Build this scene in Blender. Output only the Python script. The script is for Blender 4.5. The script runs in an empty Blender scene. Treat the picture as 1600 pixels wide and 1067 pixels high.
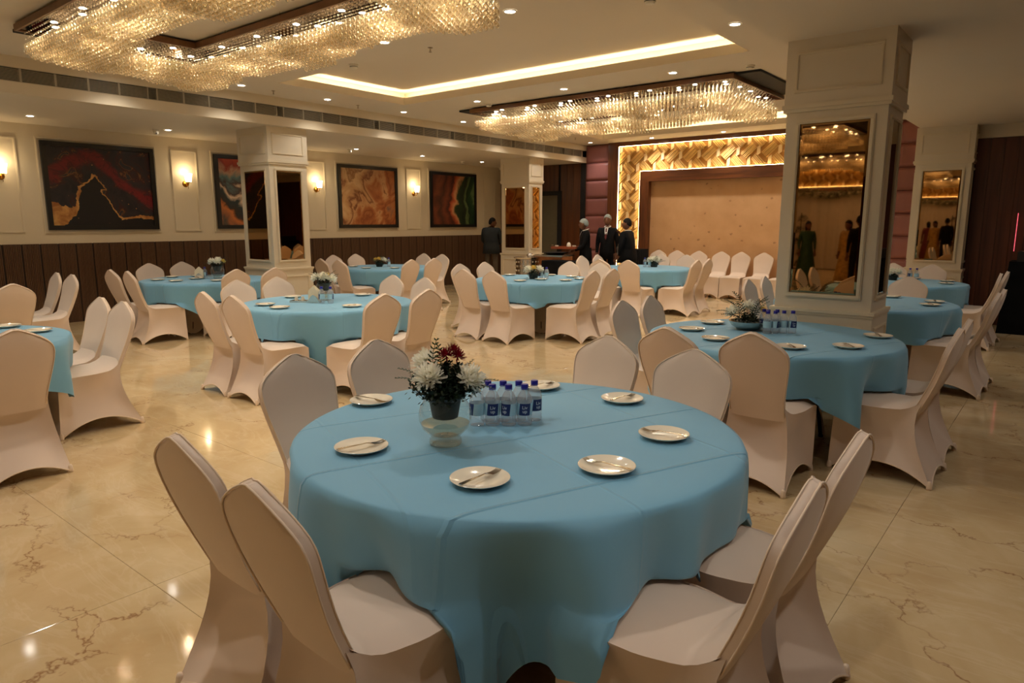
import bpy, bmesh, math, random
from math import sin, cos, pi, radians, sqrt
from mathutils import Matrix, Vector
import numpy as np

# ------------------------------------------------------------------ camera, world, exposure
sc = bpy.context.scene
col = sc.collection
rnd = random.Random(7)
CAMH = 1.58
cd = bpy.data.cameras.new('camera')
cam = bpy.data.objects.new('camera', cd)
col.objects.link(cam)
cam.location = (0, 0, CAMH)
cd.sensor_width = 36.0
cd.lens = 1075.78 / 1600 * 36.0
cd.clip_start = 0.02
cam.rotation_euler = (radians(90 - 9.80), radians(0.0), radians(38.95))
sc.camera = cam
w = bpy.data.worlds.new('world')
w.use_nodes = True
w.node_tree.nodes['Background'].inputs[0].default_value = (0.9, 0.75, 0.55, 1)
w.node_tree.nodes['Background'].inputs[1].default_value = 0.0
sc.world = w
vs = sc.view_settings
vs.view_transform = 'Standard'
vs.look = 'None'
vs.gamma = 1.0
vs.use_curve_mapping = False
vs.exposure = 0.0
sc.cycles.use_denoising = True
sc.cycles.sample_clamp_indirect = 4.0
sc.cycles.max_bounces = 10
sc.cycles.transmission_bounces = 8
sc.cycles.transparent_max_bounces = 12
sc.cycles.caustics_reflective = False
sc.cycles.caustics_refractive = False

WARM = (1.0, 0.80, 0.56)
NEUT = (1.0, 0.92, 0.81)
LK = 1.3                      # overall level of the room's lamps
P_MAIN, P_LOW, P_CHAND, P_RIGHT = 42 * LK, 14 * LK, 38 * LK, 17 * LK
E_COVE, E_SCONCE, E_GOLD, E_DISC = 40 * LK, 5 * LK, 22 * LK, 40.0

# ------------------------------------------------------------------ node / material helpers
class NT:
    def __init__(s, name):
        s.m = bpy.data.materials.new(name)
        s.m.use_nodes = True
        s.t = s.m.node_tree
        s.n = s.t.nodes
        s.b = s.n['Principled BSDF']
        s.out = s.n['Material Output']
    def node(s, typ, **kw):
        x = s.n.new(typ)
        for k, v in kw.items():
            setattr(x, k, v)
        return x
    def link(s, a, b):
        s.t.links.new(a, b)
    def val(s, sock, v):
        if isinstance(v, bpy.types.NodeSocket):
            s.link(v, sock)
        else:
            sock.default_value = v
    def math(s, op, a, b=0.0, c=None):
        x = s.node('ShaderNodeMath', operation=op)
        s.val(x.inputs[0], a); s.val(x.inputs[1], b)
        if c is not None: s.val(x.inputs[2], c)
        return x.outputs[0]
    def coord(s, kind='Object'):
        return s.node('ShaderNodeTexCoord').outputs[kind]
    def xyz(s, v):
        x = s.node('ShaderNodeSeparateXYZ'); s.link(v, x.inputs[0]); return x.outputs
    def mapping(s, v, scale=(1, 1, 1), rot=(0, 0, 0), loc=(0, 0, 0)):
        x = s.node('ShaderNodeMapping'); s.link(v, x.inputs[0])
        x.inputs['Scale'].default_value = scale; x.inputs['Rotation'].default_value = rot
        x.inputs['Location'].default_value = loc
        return x.outputs[0]
    def noise(s, v, scale=5, detail=4, rough=.5, dist=0.0, color=False):
        x = s.node('ShaderNodeTexNoise'); s.link(v, x.inputs['Vector'])
        x.inputs['Scale'].default_value = scale; x.inputs['Detail'].default_value = detail
        x.inputs['Roughness'].default_value = rough; x.inputs['Distortion'].default_value = dist
        return x.outputs['Color' if color else 'Fac']
    def ramp(s, f, stops, interp='LINEAR'):
        x = s.node('ShaderNodeValToRGB'); s.val(x.inputs[0], f)
        x.color_ramp.interpolation = interp
        e = x.color_ramp.elements
        while len(e) < len(stops): e.new(0.5)
        for i, (p, c) in enumerate(stops):
            e[i].position = p
            e[i].color = (*c, 1) if len(c) == 3 else c
        return x.outputs[0]
    def mix(s, f, a, b):
        x = s.node('ShaderNodeMix', data_type='RGBA')
        s.val(x.inputs[0], f)
        s.val(x.inputs[6], a if isinstance(a, bpy.types.NodeSocket) else (*a, 1))
        s.val(x.inputs[7], b if isinstance(b, bpy.types.NodeSocket) else (*b, 1))
        return x.outputs[2]
    def bump(s, h, strength=.3, dist=.01):
        x = s.node('ShaderNodeBump'); s.link(h, x.inputs['Height'])
        x.inputs['Strength'].default_value = strength; x.inputs['Distance'].default_value = dist
        s.link(x.outputs[0], s.b.inputs['Normal'])
    def base(s, c):
        s.val(s.b.inputs['Base Color'], c if isinstance(c, bpy.types.NodeSocket) else (*c, 1))
    def set(s, **kw):
        for k, v in kw.items():
            s.val(s.b.inputs[k.replace('_', ' ')], v)
        return s

def srgb(r, g, b):
    f = lambda c: (c / 12.92 if c <= .04045 else ((c + .055) / 1.055) ** 2.4)
    return (f(r / 255), f(g / 255), f(b / 255))

M = {}
def simple(key, c, rough=.5, metal=0.0, var=0.0, scale=8, spec=None, bump=0.0, bscale=60, **kw):
    t = NT(key)
    v = t.coord()
    if var:
        n = t.noise(v, scale, 3)
        t.base(t.ramp(n, [(.3, tuple(x * (1 - var) for x in c)), (.7, tuple(min(1, x * (1 + var)) for x in c))]))
    else:
        t.base(c)
    t.set(Roughness=rough, Metallic=metal)
    if spec is not None: t.set(Specular_IOR_Level=spec)
    if bump: t.bump(t.noise(v, bscale, 4), bump, .004)
    if kw: t.set(**kw)
    M[key] = t.m
    return t

def emit(key, c, strength):
    t = NT(key)
    t.base((0, 0, 0))
    t.set(Emission_Color=(*c, 1), Emission_Strength=strength)
    M[key] = t.m

simple('cream_paint', srgb(222, 208, 182), .55, var=.02, scale=2, bump=.05, bscale=90)
simple('ceiling_paint', srgb(224, 212, 192), .7, var=.015, scale=1)
simple('trim_paint', srgb(224, 211, 186), .42, var=.015, scale=3)
simple('pillar_paint', srgb(222, 210, 188), .4, var=.02, scale=3)
simple('black_frame', (.012, .011, .010), .3)
simple('black_cloth', (.005, .005, .006), .9, var=.3, scale=6, spec=.15)
simple('black_plastic', (.012, .012, .013), .4)
simple('grille_metal', srgb(168, 158, 138), .5, .2)
simple('grille_dark', (.03, .028, .025), .8)
simple('brass', srgb(196, 140, 60), .25, 1.0)
simple('steel', srgb(205, 195, 180), .18, 1.0)
simple('silver', srgb(214, 208, 200), .24, 1.0, var=.1, scale=20)
simple('copper', srgb(176, 120, 82), .35, 1.0, var=.15, scale=9)
simple('porcelain', srgb(238, 230, 212), .12, var=.01, Coat_Weight=.5)
simple('detector_plastic', srgb(235, 226, 208), .4)
simple('blue_cap', srgb(34, 34, 150), .35)
simple('napkin', srgb(240, 226, 196), .8, var=.05, scale=40)
simple('pot_plastic', (.03, .035, .03), .5)
simple('petal_white', srgb(255, 252, 240), .6, var=.04, scale=30)
simple('petal_yellow', srgb(240, 215, 120), .6, var=.1, scale=30)
simple('petal_red', srgb(120, 12, 28), .55, var=.2, scale=30)
simple('fern', srgb(38, 62, 30), .5, var=.35, scale=25)
simple('fern_dark', srgb(22, 40, 20), .55, var=.35, scale=25)
simple('skin', srgb(120, 78, 56), .5, var=.06, scale=20)
simple('hair', (.006, .005, .005), .6, var=.3, scale=40, spec=.2)
simple('hair_net', srgb(150, 160, 158), .8, var=.1, scale=60)
simple('suit_black', (.006, .006, .007), .8, var=.2, scale=12, spec=.15)
simple('shirt_white', srgb(225, 220, 212), .7)
simple('tie_red', srgb(90, 22, 26), .6)
simple('shirt_navy', srgb(34, 42, 50), .8, var=.1, scale=10)
simple('trouser_grey', srgb(96, 86, 76), .8, var=.1, scale=10)
simple('dress_gold', srgb(190, 150, 80), .6, var=.3, scale=14)
simple('dress_green', srgb(40, 80, 52), .6, var=.3, scale=14)
simple('dress_maroon', srgb(110, 34, 40), .6, var=.3, scale=14)
simple('tray_wood', srgb(140, 66, 34), .35, var=.2, scale=12)
simple('pink_leather', srgb(150, 96, 92), .42, var=.05, scale=6, bump=.08, bscale=220)
simple('drape_white', srgb(215, 205, 200), .8, var=.03)
simple('relief_gold', srgb(226, 184, 112), .42, .0, var=.05, scale=12)
simple('relief_cream', srgb(240, 212, 164), .5)
simple('relief_groove', srgb(178, 132, 68), .6)
simple('door_paint', srgb(104, 98, 78), .5, var=.05)
simple('grout', srgb(120, 98, 66), .8)
simple('glass_water_dark', (.1, .1, .1), .3)
simple('slot_black', (.006, .006, .006), .7)
emit('disc_light', (1.0, .93, .82), E_DISC)
emit('chand_disc', (1.0, .88, .68), 30)
emit('cove_led', (1.0, .80, .48), E_COVE)
emit('gold_led', (1.0, .74, .36), E_GOLD)
emit('pink_led', (1.0, .12, .16), 1.6)

def translucent(key, mixf=.55):
    nt = M[key].node_tree; b_ = nt.nodes['Principled BSDF']; o_ = nt.nodes['Material Output']
    tl = nt.nodes.new('ShaderNodeBsdfTranslucent'); mx = nt.nodes.new('ShaderNodeMixShader'); mx.inputs[0].default_value = mixf
    src = b_.inputs['Base Color'].links[0].from_socket if b_.inputs['Base Color'].links else None
    if src: nt.links.new(src, tl.inputs[0])
    else: tl.inputs[0].default_value = b_.inputs['Base Color'].default_value
    nt.links.new(b_.outputs[0], mx.inputs[1]); nt.links.new(tl.outputs[0], mx.inputs[2]); nt.links.new(mx.outputs[0], o_.inputs[0])
for k_ in ('petal_white', 'petal_yellow', 'petal_red'): translucent(k_)
# mirrors
t = NT('bronze_mirror'); t.base(srgb(164, 132, 92)); t.set(Metallic=1.0, Roughness=.02); M['mirror'] = t.m
t = NT('tray_mirror'); t.base(srgb(86, 56, 32)); t.set(Metallic=1.0, Roughness=.03); M['tray_mirror'] = t.m
# sconce shade
t = NT('sconce_shade'); t.base(srgb(250, 240, 220)); t.set(Emission_Color=(1, .78, .46, 1), Emission_Strength=E_SCONCE, Roughness=.6); M['shade'] = t.m
# crystal
t = NT('crystal')
tl = t.node('ShaderNodeBsdfTranslucent'); tl.inputs[0].default_value = (1, .90, .70, 1)
df = t.node('ShaderNodeBsdfDiffuse'); df.inputs[0].default_value = (1, .90, .70, 1)
go = t.node('ShaderNodeBsdfGlossy'); go.inputs[0].default_value = (1, .92, .76, 1); go.inputs['Roughness'].default_value = .09
tp = t.node('ShaderNodeBsdfTransparent'); tp.inputs[0].default_value = (1, .95, .86, 1)
a1 = t.node('ShaderNodeMixShader'); a1.inputs[0].default_value = .5; t.link(tl.outputs[0], a1.inputs[1]); t.link(df.outputs[0], a1.inputs[2])
a2 = t.node('ShaderNodeMixShader'); a2.inputs[0].default_value = .58; t.link(a1.outputs[0], a2.inputs[1]); t.link(go.outputs[0], a2.inputs[2])
lw = t.node('ShaderNodeLayerWeight'); lw.inputs[0].default_value = .5
a3 = t.node('ShaderNodeMixShader'); t.link(t.math('MULTIPLY', t.math('SUBTRACT', 1.0, lw.outputs['Facing']), .62), a3.inputs[0]); t.link(a2.outputs[0], a3.inputs[1]); t.link(tp.outputs[0], a3.inputs[2])
t.link(a3.outputs[0], t.out.inputs[0])
M['crystal'] = t.m
# glass and water
def clear(key, tint, edge=.55, white=.0, rough=.03):
    t = NT(key)
    tr = t.node('ShaderNodeBsdfTransparent'); tr.inputs[0].default_value = (*tint, 1)
    gl = t.node('ShaderNodeBsdfGlossy'); gl.inputs['Roughness'].default_value = rough
    lw = t.node('ShaderNodeLayerWeight'); lw.inputs[0].default_value = .5
    f = t.math('ADD', t.math('MULTIPLY', t.math('POWER', lw.outputs['Facing'], 3.0), edge), .05)
    mx = t.node('ShaderNodeMixShader'); t.link(f, mx.inputs[0]); t.link(tr.outputs[0], mx.inputs[1]); t.link(gl.outputs[0], mx.inputs[2])
    last = mx.outputs[0]
    if white:
        tl = t.node('ShaderNodeBsdfTranslucent'); tl.inputs[0].default_value = (.9, .92, .95, 1)
        df = t.node('ShaderNodeBsdfDiffuse'); df.inputs[0].default_value = (.9, .92, .95, 1)
        ad = t.node('ShaderNodeMixShader'); t.link(tl.outputs[0], ad.inputs[1]); t.link(df.outputs[0], ad.inputs[2])
        m2 = t.node('ShaderNodeMixShader'); m2.inputs[0].default_value = white
        t.link(last, m2.inputs[1]); t.link(ad.outputs[0], m2.inputs[2]); last = m2.outputs[0]
    t.link(last, t.out.inputs[0])
    M[key] = t.m
clear('glass', (.95, .96, .94), .6, .03)
clear('water', (.90, .86, .76), .7, .02)
clear('bottle', (.95, .97, .99), 1.0, .24, .05)

# spandex chair fabric
def fabric(key, c, sheen=.25, rough=.6):
    t = NT(key)
    v = t.coord()
    n = t.noise(v, 5, 3)
    t.base(t.ramp(n, [(.3, tuple(x * .96 for x in c)), (.7, c)]))
    t.set(Roughness=rough, Sheen_Weight=sheen, Sheen_Roughness=.5)
    t.bump(t.noise(v, 700, 2), .08, .001)
    M[key] = t.m
    return t
fabric('spandex', srgb(228, 208, 192))
fabric('spandex_seam', srgb(236, 214, 190), .3)
fabric('table_cover', srgb(222, 202, 178))
# blue cloth
t = NT('blue_cloth')
v = t.coord()
n = t.noise(v, 2.5, 4)
c0 = srgb(118, 176, 210)
t.base(t.ramp(n, [(.3, tuple(x * .94 for x in c0)), (.7, c0)]))
t.set(Roughness=.62, Sheen_Weight=.2, Sheen_Roughness=.4)
t.bump(t.noise(v, 900, 2), .06, .001)
M['blue_cloth'] = t.m

# wood
def wood(key, a, b, scale=(30, 30, 1.2), rough=.35):
    t = NT(key)
    v = t.mapping(t.coord(), scale)
    n = t.noise(v, 1.0, 6, .6, .6)
    t.base(t.ramp(n, [(.3, a), (.7, b)]))
    t.set(Roughness=rough)
    t.bump(n, .08, .002)
    M[key] = t.m
wood('wood_dark', srgb(58, 30, 16), srgb(104, 58, 28), (9, 9, .5))
wood('wood_frame', srgb(70, 36, 18), srgb(120, 68, 34), (1.2, 14, 14))
wood('wood_frame_v', srgb(70, 36, 18), srgb(120, 68, 34), (14, 14, 1.2))
wood('wood_right', srgb(52, 26, 18), srgb(104, 56, 38), (9, 9, .4), .45)
wood('dado', srgb(74, 52, 36), srgb(102, 72, 50), (30, 30, 1.0), .5)
wood('chand_frame', srgb(92, 58, 34), srgb(130, 88, 54), (2, 2, 2), .4)

# marble floor
t = NT('marble')
v = t.coord('Object')
geo = t.node('ShaderNodeNewGeometry').outputs['Position']
n1 = t.noise(geo, 1.1, 6, .6, .8)
n2 = t.noise(geo, 5, 6, .65, .5)
base = t.ramp(n1, [(.3, srgb(198, 170, 126)), (.5, srgb(212, 188, 146)), (.72, srgb(226, 207, 170))])
base = t.mix(t.math('MULTIPLY', n2, .30), base, srgb(178, 146, 102))
# brown crack veins: thin level lines of a warped noise
wv = t.node('ShaderNodeVectorMath', operation='ADD')
nc = t.noise(geo, 2.2, 5, .65, 0, True)
sc1 = t.node('ShaderNodeVectorMath', operation='SCALE'); t.link(nc, sc1.inputs[0]); sc1.inputs[3].default_value = .75
t.link(geo, wv.inputs[0]); t.link(sc1.outputs[0], wv.inputs[1])
vor = t.node('ShaderNodeTexVoronoi', feature='DISTANCE_TO_EDGE'); t.link(t.mapping(wv.outputs[0], (.75, 1.5, 1), (0, 0, .6)), vor.inputs['Vector']); vor.inputs['Scale'].default_value = 1.25
vein = t.ramp(vor.outputs['Distance'], [(0.0, (1, 1, 1)), (.006, (.5, .5, .5)), (.016, (0, 0, 0))])
gate = t.ramp(t.noise(geo, 1.7, 3), [(.44, (0, 0, 0)), (.56, (1, 1, 1))])
veing = t.math('MULTIPLY', vein, gate)
base = t.mix(t.math('MULTIPLY', veing, .75), base, srgb(128, 78, 38))
wv2 = t.ramp(t.noise(t.mapping(geo, (1.2, 4.0, 1), (0, 0, .5)), 1.2, 5, .6, 1.2), [(.46, (0, 0, 0)), (.5, (1, 1, 1)), (.54, (0, 0, 0))])
base = t.mix(t.math('MULTIPLY', wv2, .16), base, srgb(236, 220, 190))
t.base(base)
t.set(Roughness=t.ramp(n2, [(.3, (.05, .05, .05)), (.7, (.10, .10, .10))]), Specular_IOR_Level=.5)
M['marble'] = t.m

# wallpaper with faint motifs
t = NT('wallpaper')
v = t.coord()
n1 = t.noise(v, 3, 4)
base = t.ramp(n1, [(.3, srgb(206, 160, 112)), (.7, srgb(218, 174, 126))])
vor = t.node('ShaderNodeTexVoronoi', feature='F1'); t.link(t.mapping(v, (1, 1, 1.2)), vor.inputs['Vector']); vor.inputs['Scale'].default_value = 4.2
spot = t.ramp(t.math('ADD', vor.outputs['Distance'], t.math('MULTIPLY', t.noise(v, 26, 4), .32)), [(.24, (1, 1, 1)), (.30, (0, 0, 0))])
base = t.mix(t.math('MULTIPLY', spot, .62), base, srgb(140, 92, 56))
t.base(base); t.set(Roughness=.6)
M['wallpaper'] = t.m

# abstract pour paintings; the canvas is centred on its own origin, u along Y, v along Z
def painting(key, fld, stops, fleck=None):
    t = NT(key)
    co = t.coord()
    x = t.xyz(co)
    f = fld(t, co, x[1], x[2])
    c = t.ramp(f, stops)
    if fleck:
        vo = t.node('ShaderNodeTexVoronoi', feature='F1'); t.link(co, vo.inputs['Vector']); vo.inputs['Scale'].default_value = 9
        c = t.mix(t.ramp(t.math('ADD', vo.outputs['Distance'], t.math('MULTIPLY', t.noise(co, 5, 2), .25)), [(.16, (1, 1, 1)), (.19, (0, 0, 0))]), c, fleck)
    t.base(c); t.set(Roughness=.35)
    M[key] = t.m
t = NT('paint_a')
co = t.coord(); x = t.xyz(co); u, v = x[1], x[2]
nz = lambda sc_, am, de=4, di=.6: t.math('MULTIPLY', t.math('SUBTRACT', t.noise(co, sc_, de, .55, di), .5), am)
u2 = t.math('ADD', u, nz(2.3, .42)); v2 = t.math('ADD', v, nz(2.9, .30, 4, .3))
def bell(c, w_):
    g = t.math('DIVIDE', t.math('ADD', u2, c), w_)
    return t.math('POWER', 2.718, t.math('MULTIPLY', t.math('MULTIPLY', g, g), -1.0))
fg = t.math('ADD', t.math('MULTIPLY', bell(.14, .27), .66), -.50)
fr_ = t.math('SUBTRACT', t.math('ADD', t.math('MULTIPLY', bell(.16, .50), .52), -.08), t.math('MULTIPLY', u, .16))
dg = t.math('SUBTRACT', v2, fg); dr_ = t.math('ABSOLUTE', t.math('SUBTRACT', v2, fr_))
c = t.ramp(nz(3.0, 1.0, 5, 1.0), [(.0, (.010, .011, .014)), (.5, (.022, .018, .022)), (.62, srgb(52, 26, 26)), (.66, (.02, .02, .026))])
c = t.ramp(t.math('ADD', .5, nz(3.2, 1.1, 5, 1.2)), [(.36, (.010, .011, .015)), (.50, (.024, .018, .022)), (.60, srgb(58, 24, 24)), (.635, srgb(130, 84, 46)), (.645, (.02, .02, .026)), (.8, (.016, .018, .024))])
c = t.mix(t.ramp(dr_, [(.07, (1, 1, 1)), (.15, (0, 0, 0))]), c, t.ramp(t.math('ADD', .5, nz(5, 1.2, 4, 1.5)), [(.3, srgb(70, 16, 22)), (.5, srgb(118, 28, 32)), (.7, srgb(84, 20, 26))]))
c = t.mix(t.ramp(dg, [(.46, (1, 1, 1)), (.53, (0, 0, 0))]) if False else t.math('LESS_THAN', dg, .02), c, (.010, .009, .010))
gw = t.math('ADD', .022, t.math('MULTIPLY', t.math('MAXIMUM', t.math('SUBTRACT', -.30, u), 0.0), .42))
gm = t.math('LESS_THAN', t.math('ABSOLUTE', dg), gw)
c = t.mix(gm, c, t.ramp(t.math('ADD', .5, nz(6, 1.2)), [(.3, srgb(150, 92, 46)), (.6, srgb(200, 146, 80)), (.8, srgb(214, 170, 104))]))
vo = t.node('ShaderNodeTexVoronoi', feature='F1'); t.link(co, vo.inputs['Vector']); vo.inputs['Scale'].default_value = 11
c = t.mix(t.ramp(t.math('ADD', vo.outputs['Distance'], t.math('MULTIPLY', t.noise(co, 4, 2), .45)), [(.24, (1, 1, 1)), (.27, (0, 0, 0))]), c, srgb(176, 120, 66))
t.base(c); t.set(Roughness=.35); M['paint_a'] = t.m
def f2(t, co, u, v):
    n = t.math('MULTIPLY', t.math('SUBTRACT', t.noise(co, 1.6, 5, .55, .8), .5), 1.5)
    return t.math('ADD', t.math('ADD', t.math('MULTIPLY', t.math('ADD', t.math('MULTIPLY', u, .55), v), .42), .46), t.math('MULTIPLY', n, .36))
painting('paint_b', f2, [(.0, srgb(30, 60, 58)), (.16, srgb(196, 110, 50)), (.22, srgb(40, 24, 18)), (.30, srgb(20, 40, 44)), (.36, srgb(220, 190, 160)), (.40, srgb(60, 34, 30)), (.46, srgb(90, 120, 118)), (.52, srgb(190, 150, 120)), (.56, srgb(150, 50, 36)), (.64, srgb(210, 84, 46)), (.70, srgb(60, 26, 22)), (.78, srgb(30, 48, 40)), (.86, srgb(200, 120, 96)), (.95, srgb(40, 30, 26))])
def f3(t, co, u, v):
    n = t.math('SUBTRACT', t.noise(t.mapping(co, (1, 1, .75), (.5, 0, 0)), 1.1, 6, .52, 1.7), .5)
    return t.math('ADD', t.math('ADD', t.math('MULTIPLY', t.math('SUBTRACT', u, t.math('MULTIPLY', v, .35)), .26), .5), t.math('MULTIPLY', n, 1.25))
painting('paint_c', f3, [(.0, srgb(216, 176, 124)), (.14, srgb(226, 190, 142)), (.22, srgb(150, 100, 56)), (.26, srgb(222, 184, 134)), (.38, srgb(200, 150, 100)), (.44, srgb(124, 66, 34)), (.48, srgb(206, 156, 106)), (.58, srgb(176, 104, 56)), (.66, srgb(140, 72, 38)), (.74, srgb(180, 112, 62)), (.82, srgb(120, 88, 74)), (.90, srgb(150, 70, 40)), (.97, srgb(90, 50, 36))])
def f4(t, co, u, v):
    n = t.math('SUBTRACT', t.noise(co, 1.1, 5, .5, .9), .5)
    fn = t.math('MULTIPLY', t.math('SUBTRACT', t.noise(co, 6, 4, .6, .5), .5), .06)
    vv = t.math('MULTIPLY', t.math('MULTIPLY', v, v), .25)
    return t.math('ADD', t.math('ADD', t.math('ADD', t.math('MULTIPLY', u, .52), .47), t.math('MULTIPLY', n, .5)), t.math('SUBTRACT', fn, vv))
painting('paint_d', f4, [(.0, srgb(84, 40, 28)), (.12, srgb(130, 70, 44)), (.22, srgb(70, 40, 30)), (.32, srgb(124, 64, 40)), (.40, srgb(70, 34, 26)), (.45, srgb(176, 80, 46)), (.50, srgb(196, 140, 92)), (.54, srgb(40, 56, 30)), (.62, srgb(26, 34, 22)), (.68, srgb(100, 116, 70)), (.72, srgb(24, 40, 24)), (.82, srgb(40, 70, 40)), (.86, srgb(110, 130, 84)), (.90, srgb(30, 54, 32)), (1.0, srgb(24, 40, 26))])

# bottle label: pale blue paper with a dark blue patch that wraps half of it
t = NT('bottle_label')
x = t.xyz(t.coord())
ang = t.math('ARCTAN2', x[1], x[0])
edge = t.math('ADD', t.math('MULTIPLY', t.math('SINE', t.math('MULTIPLY', x[2], 46.0)), .35), 0.0)
m1 = t.math('LESS_THAN', t.math('ABSOLUTE', t.math('ADD', t.math('ADD', ang, pi / 2), t.math('MULTIPLY', edge, .25))), .78)
t.base(t.mix(m1, srgb(176, 212, 226), srgb(16, 36, 96)))
t.set(Roughness=.35)
M['bottle_label'] = t.m
simple('label_ink', srgb(225, 232, 240), .4)

# ------------------------------------------------------------------ mesh helpers
class MB:
    def __init__(s):
        s.v, s.f = [], []
    def add(s, vs, fs, mat=None):
        o = len(s.v)
        if mat is not None: vs = [mat @ Vector(p) for p in vs]
        s.v.extend([tuple(p) for p in vs])
        s.f.extend([tuple(i + o for i in f) for f in fs])
        return s
    def box(s, x0, x1, y0, y1, z0, z1, mat=None):
        vs = [(x, y, z) for z in (z0, z1) for y in (y0, y1) for x in (x0, x1)]
        return s.add(vs, [(0, 2, 3, 1), (4, 5, 7, 6), (0, 1, 5, 4), (2, 6, 7, 3), (0, 4, 6, 2), (1, 3, 7, 5)], mat)
    def cham(s, x0, x1, y0, y1, z0, z1, b, mat=None):
        """box whose -Y... front (high-y) face is chamfered by b: a raised panel"""
        vs = [(x0, y0, z0), (x1, y0, z0), (x1, y0, z1), (x0, y0, z1), (x0 + b, y1, z0 + b), (x1 - b, y1, z0 + b), (x1 - b, y1, z1 - b), (x0 + b, y1, z1 - b)]
        return s.add(vs, [(0, 1, 2, 3), (4, 7, 6, 5), (0, 4, 5, 1), (1, 5, 6, 2), (2, 6, 7, 3), (3, 7, 4, 0)], mat)
    def lathe(s, prof, n=24, mat=None, cap=True):
        vs, fs = [], []
        for r, z in prof:
            for k in range(n):
                a = 2 * pi * k / n
                vs.append((r * cos(a), r * sin(a), z))
        for i in range(len(prof) - 1):
            for k in range(n):
                k2 = (k + 1) % n
                fs.append((i * n + k, i * n + k2, (i + 1) * n + k2, (i + 1) * n + k))
        if cap:
            fs.append(tuple(range(n - 1, -1, -1)))
            fs.append(tuple((len(prof) - 1) * n + k for k in range(n)))
        return s.add(vs, fs, mat)
    def tube(s, pts, r, n=6, closed=False, mat=None):
        P = [Vector(p) for p in pts]
        rs = r if isinstance(r, (list, tuple)) else [r] * len(P)
        vs, fs = [], []
        L = len(P)
        up = Vector((0, 0, 1))
        for i, p in enumerate(P):
            a = P[(i - 1) % L] if (closed or i > 0) else P[i]
            b = P[(i + 1) % L] if (closed or i < L - 1) else P[i]
            d = (b - a).normalized()
            u = d.cross(up)
            if u.length < .05: u = d.cross(Vector((0, 1, 0)))
            u.normalize(); w_ = d.cross(u)
            for k in range(n):
                t_ = 2 * pi * k / n
                vs.append(p + (u * cos(t_) + w_ * sin(t_)) * rs[i])
        for i in range(L if closed else L - 1):
            j = (i + 1) % L
            for k in range(n):
                k2 = (k + 1) % n
                fs.append((i * n + k, j * n + k, j * n + k2, i * n + k2))
        if not closed:
            fs.append(tuple(range(n))); fs.append(tuple((L - 1) * n + k for k in range(n - 1, -1, -1)))
        return s.add(vs, fs, mat)
    def grid(s, pts, nu, nv, closeu=False, mat=None):
        fs = []
        for j in range(nv - 1):
            for i in range(nu if closeu else nu - 1):
                i2 = (i + 1) % nu
                fs.append((j * nu + i, j * nu + i2, (j + 1) * nu + i2, (j + 1) * nu + i))
        return s.add(pts, fs, mat)
    def ball(s, c, rx, ry, rz, n=12, m=8, mat=None):
        prof = []
        vs, fs = [(0, 0, -1)], []
        for j in range(1, m):
            ph = -pi / 2 + pi * j / m
            for k in range(n):
                a = 2 * pi * k / n
                vs.append((cos(ph) * cos(a), cos(ph) * sin(a), sin(ph)))
        vs.append((0, 0, 1))
        for k in range(n):
            fs.append((0, 1 + (k + 1) % n, 1 + k))
            for j in range(m - 2):
                a, b = 1 + j * n, 1 + (j + 1) * n
                fs.append((a + k, a + (k + 1) % n, b + (k + 1) % n, b + k))
            fs.append((len(vs) - 1, 1 + (m - 2) * n + k, 1 + (m - 2) * n + (k + 1) % n))
        vs = [(c[0] + x * rx, c[1] + y * ry, c[2] + z * rz) for x, y, z in vs]
        return s.add(vs, fs, mat)
    def mesh(s, name, smooth=False, angle=None):
        me = bpy.data.meshes.new(name)
        me.from_pydata(s.v, [], s.f)
        if smooth:
            me.polygons.foreach_set('use_smooth', [True] * len(me.polygons))
            if angle: me.set_sharp_from_angle(angle=radians(angle))
        return me
    def build(s, name, mat, parent=None, smooth=False, angle=None, loc=None, rz=0.0):
        me = s.mesh(name, smooth, angle)
        return put(name, me, mat, parent, loc, rz)

def put(name, me, mat=None, parent=None, loc=None, rz=0.0):
    if mat is not None and not me.materials: me.materials.append(M[mat] if isinstance(mat, str) else mat)
    o = bpy.data.objects.new(name, me)
    col.objects.link(o)
    if parent is not None: o.parent = parent
    if loc is not None: o.location = loc
    if rz: o.rotation_euler = (0, 0, rz)
    return o

def tag(o, label, cat, group=None, kind=None):
    o['label'] = label; o['category'] = cat
    if group: o['group'] = group
    if kind: o['kind'] = kind
    return o
def struct(o, label=None, cat=None):
    o['kind'] = 'structure'
    if label: o['label'] = label
    if cat: o['category'] = cat
    return o
def empty(name, loc=(0, 0, 0), rz=0.0):
    o = bpy.data.objects.new(name, None)
    col.objects.link(o); o.location = loc; o.rotation_euler = (0, 0, rz)
    o.empty_display_size = .1
    return o
def copy_tree(o, parent=None):
    c = o.copy(); col.objects.link(c); c.parent = parent
    for ch in KIDS.get(o.name, []) if o.name in KIDS else list(o.children):
        copy_tree(ch, c)
    return c
KIDS = {}
def ordinal(i):
    return ['first', 'second', 'third', 'fourth', 'fifth', 'sixth', 'seventh', 'eighth', 'ninth', 'tenth', 'eleventh', 'twelfth'][i]
def spot(name, loc, power, color, angle=120, blend=.7, size=.05, parent=None, rot=(0, 0, 0)):
    l = bpy.data.lights.new(name, 'SPOT')
    l.energy = power; l.color = color; l.spot_size = radians(angle); l.spot_blend = blend; l.shadow_soft_size = size
    o = bpy.data.objects.new(name, l); col.objects.link(o)
    o.location = loc; o.rotation_euler = rot
    if parent: o.parent = parent
    return o
# screen order helper: how far right a point stands as seen by the camera
_sy, _cy = sin(radians(38.95)), cos(radians(38.95))
def screen_x(x, y):
    r = x * _cy + y * _sy; d = -x * _sy + y * _cy
    return r / max(d, .05)

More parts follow.
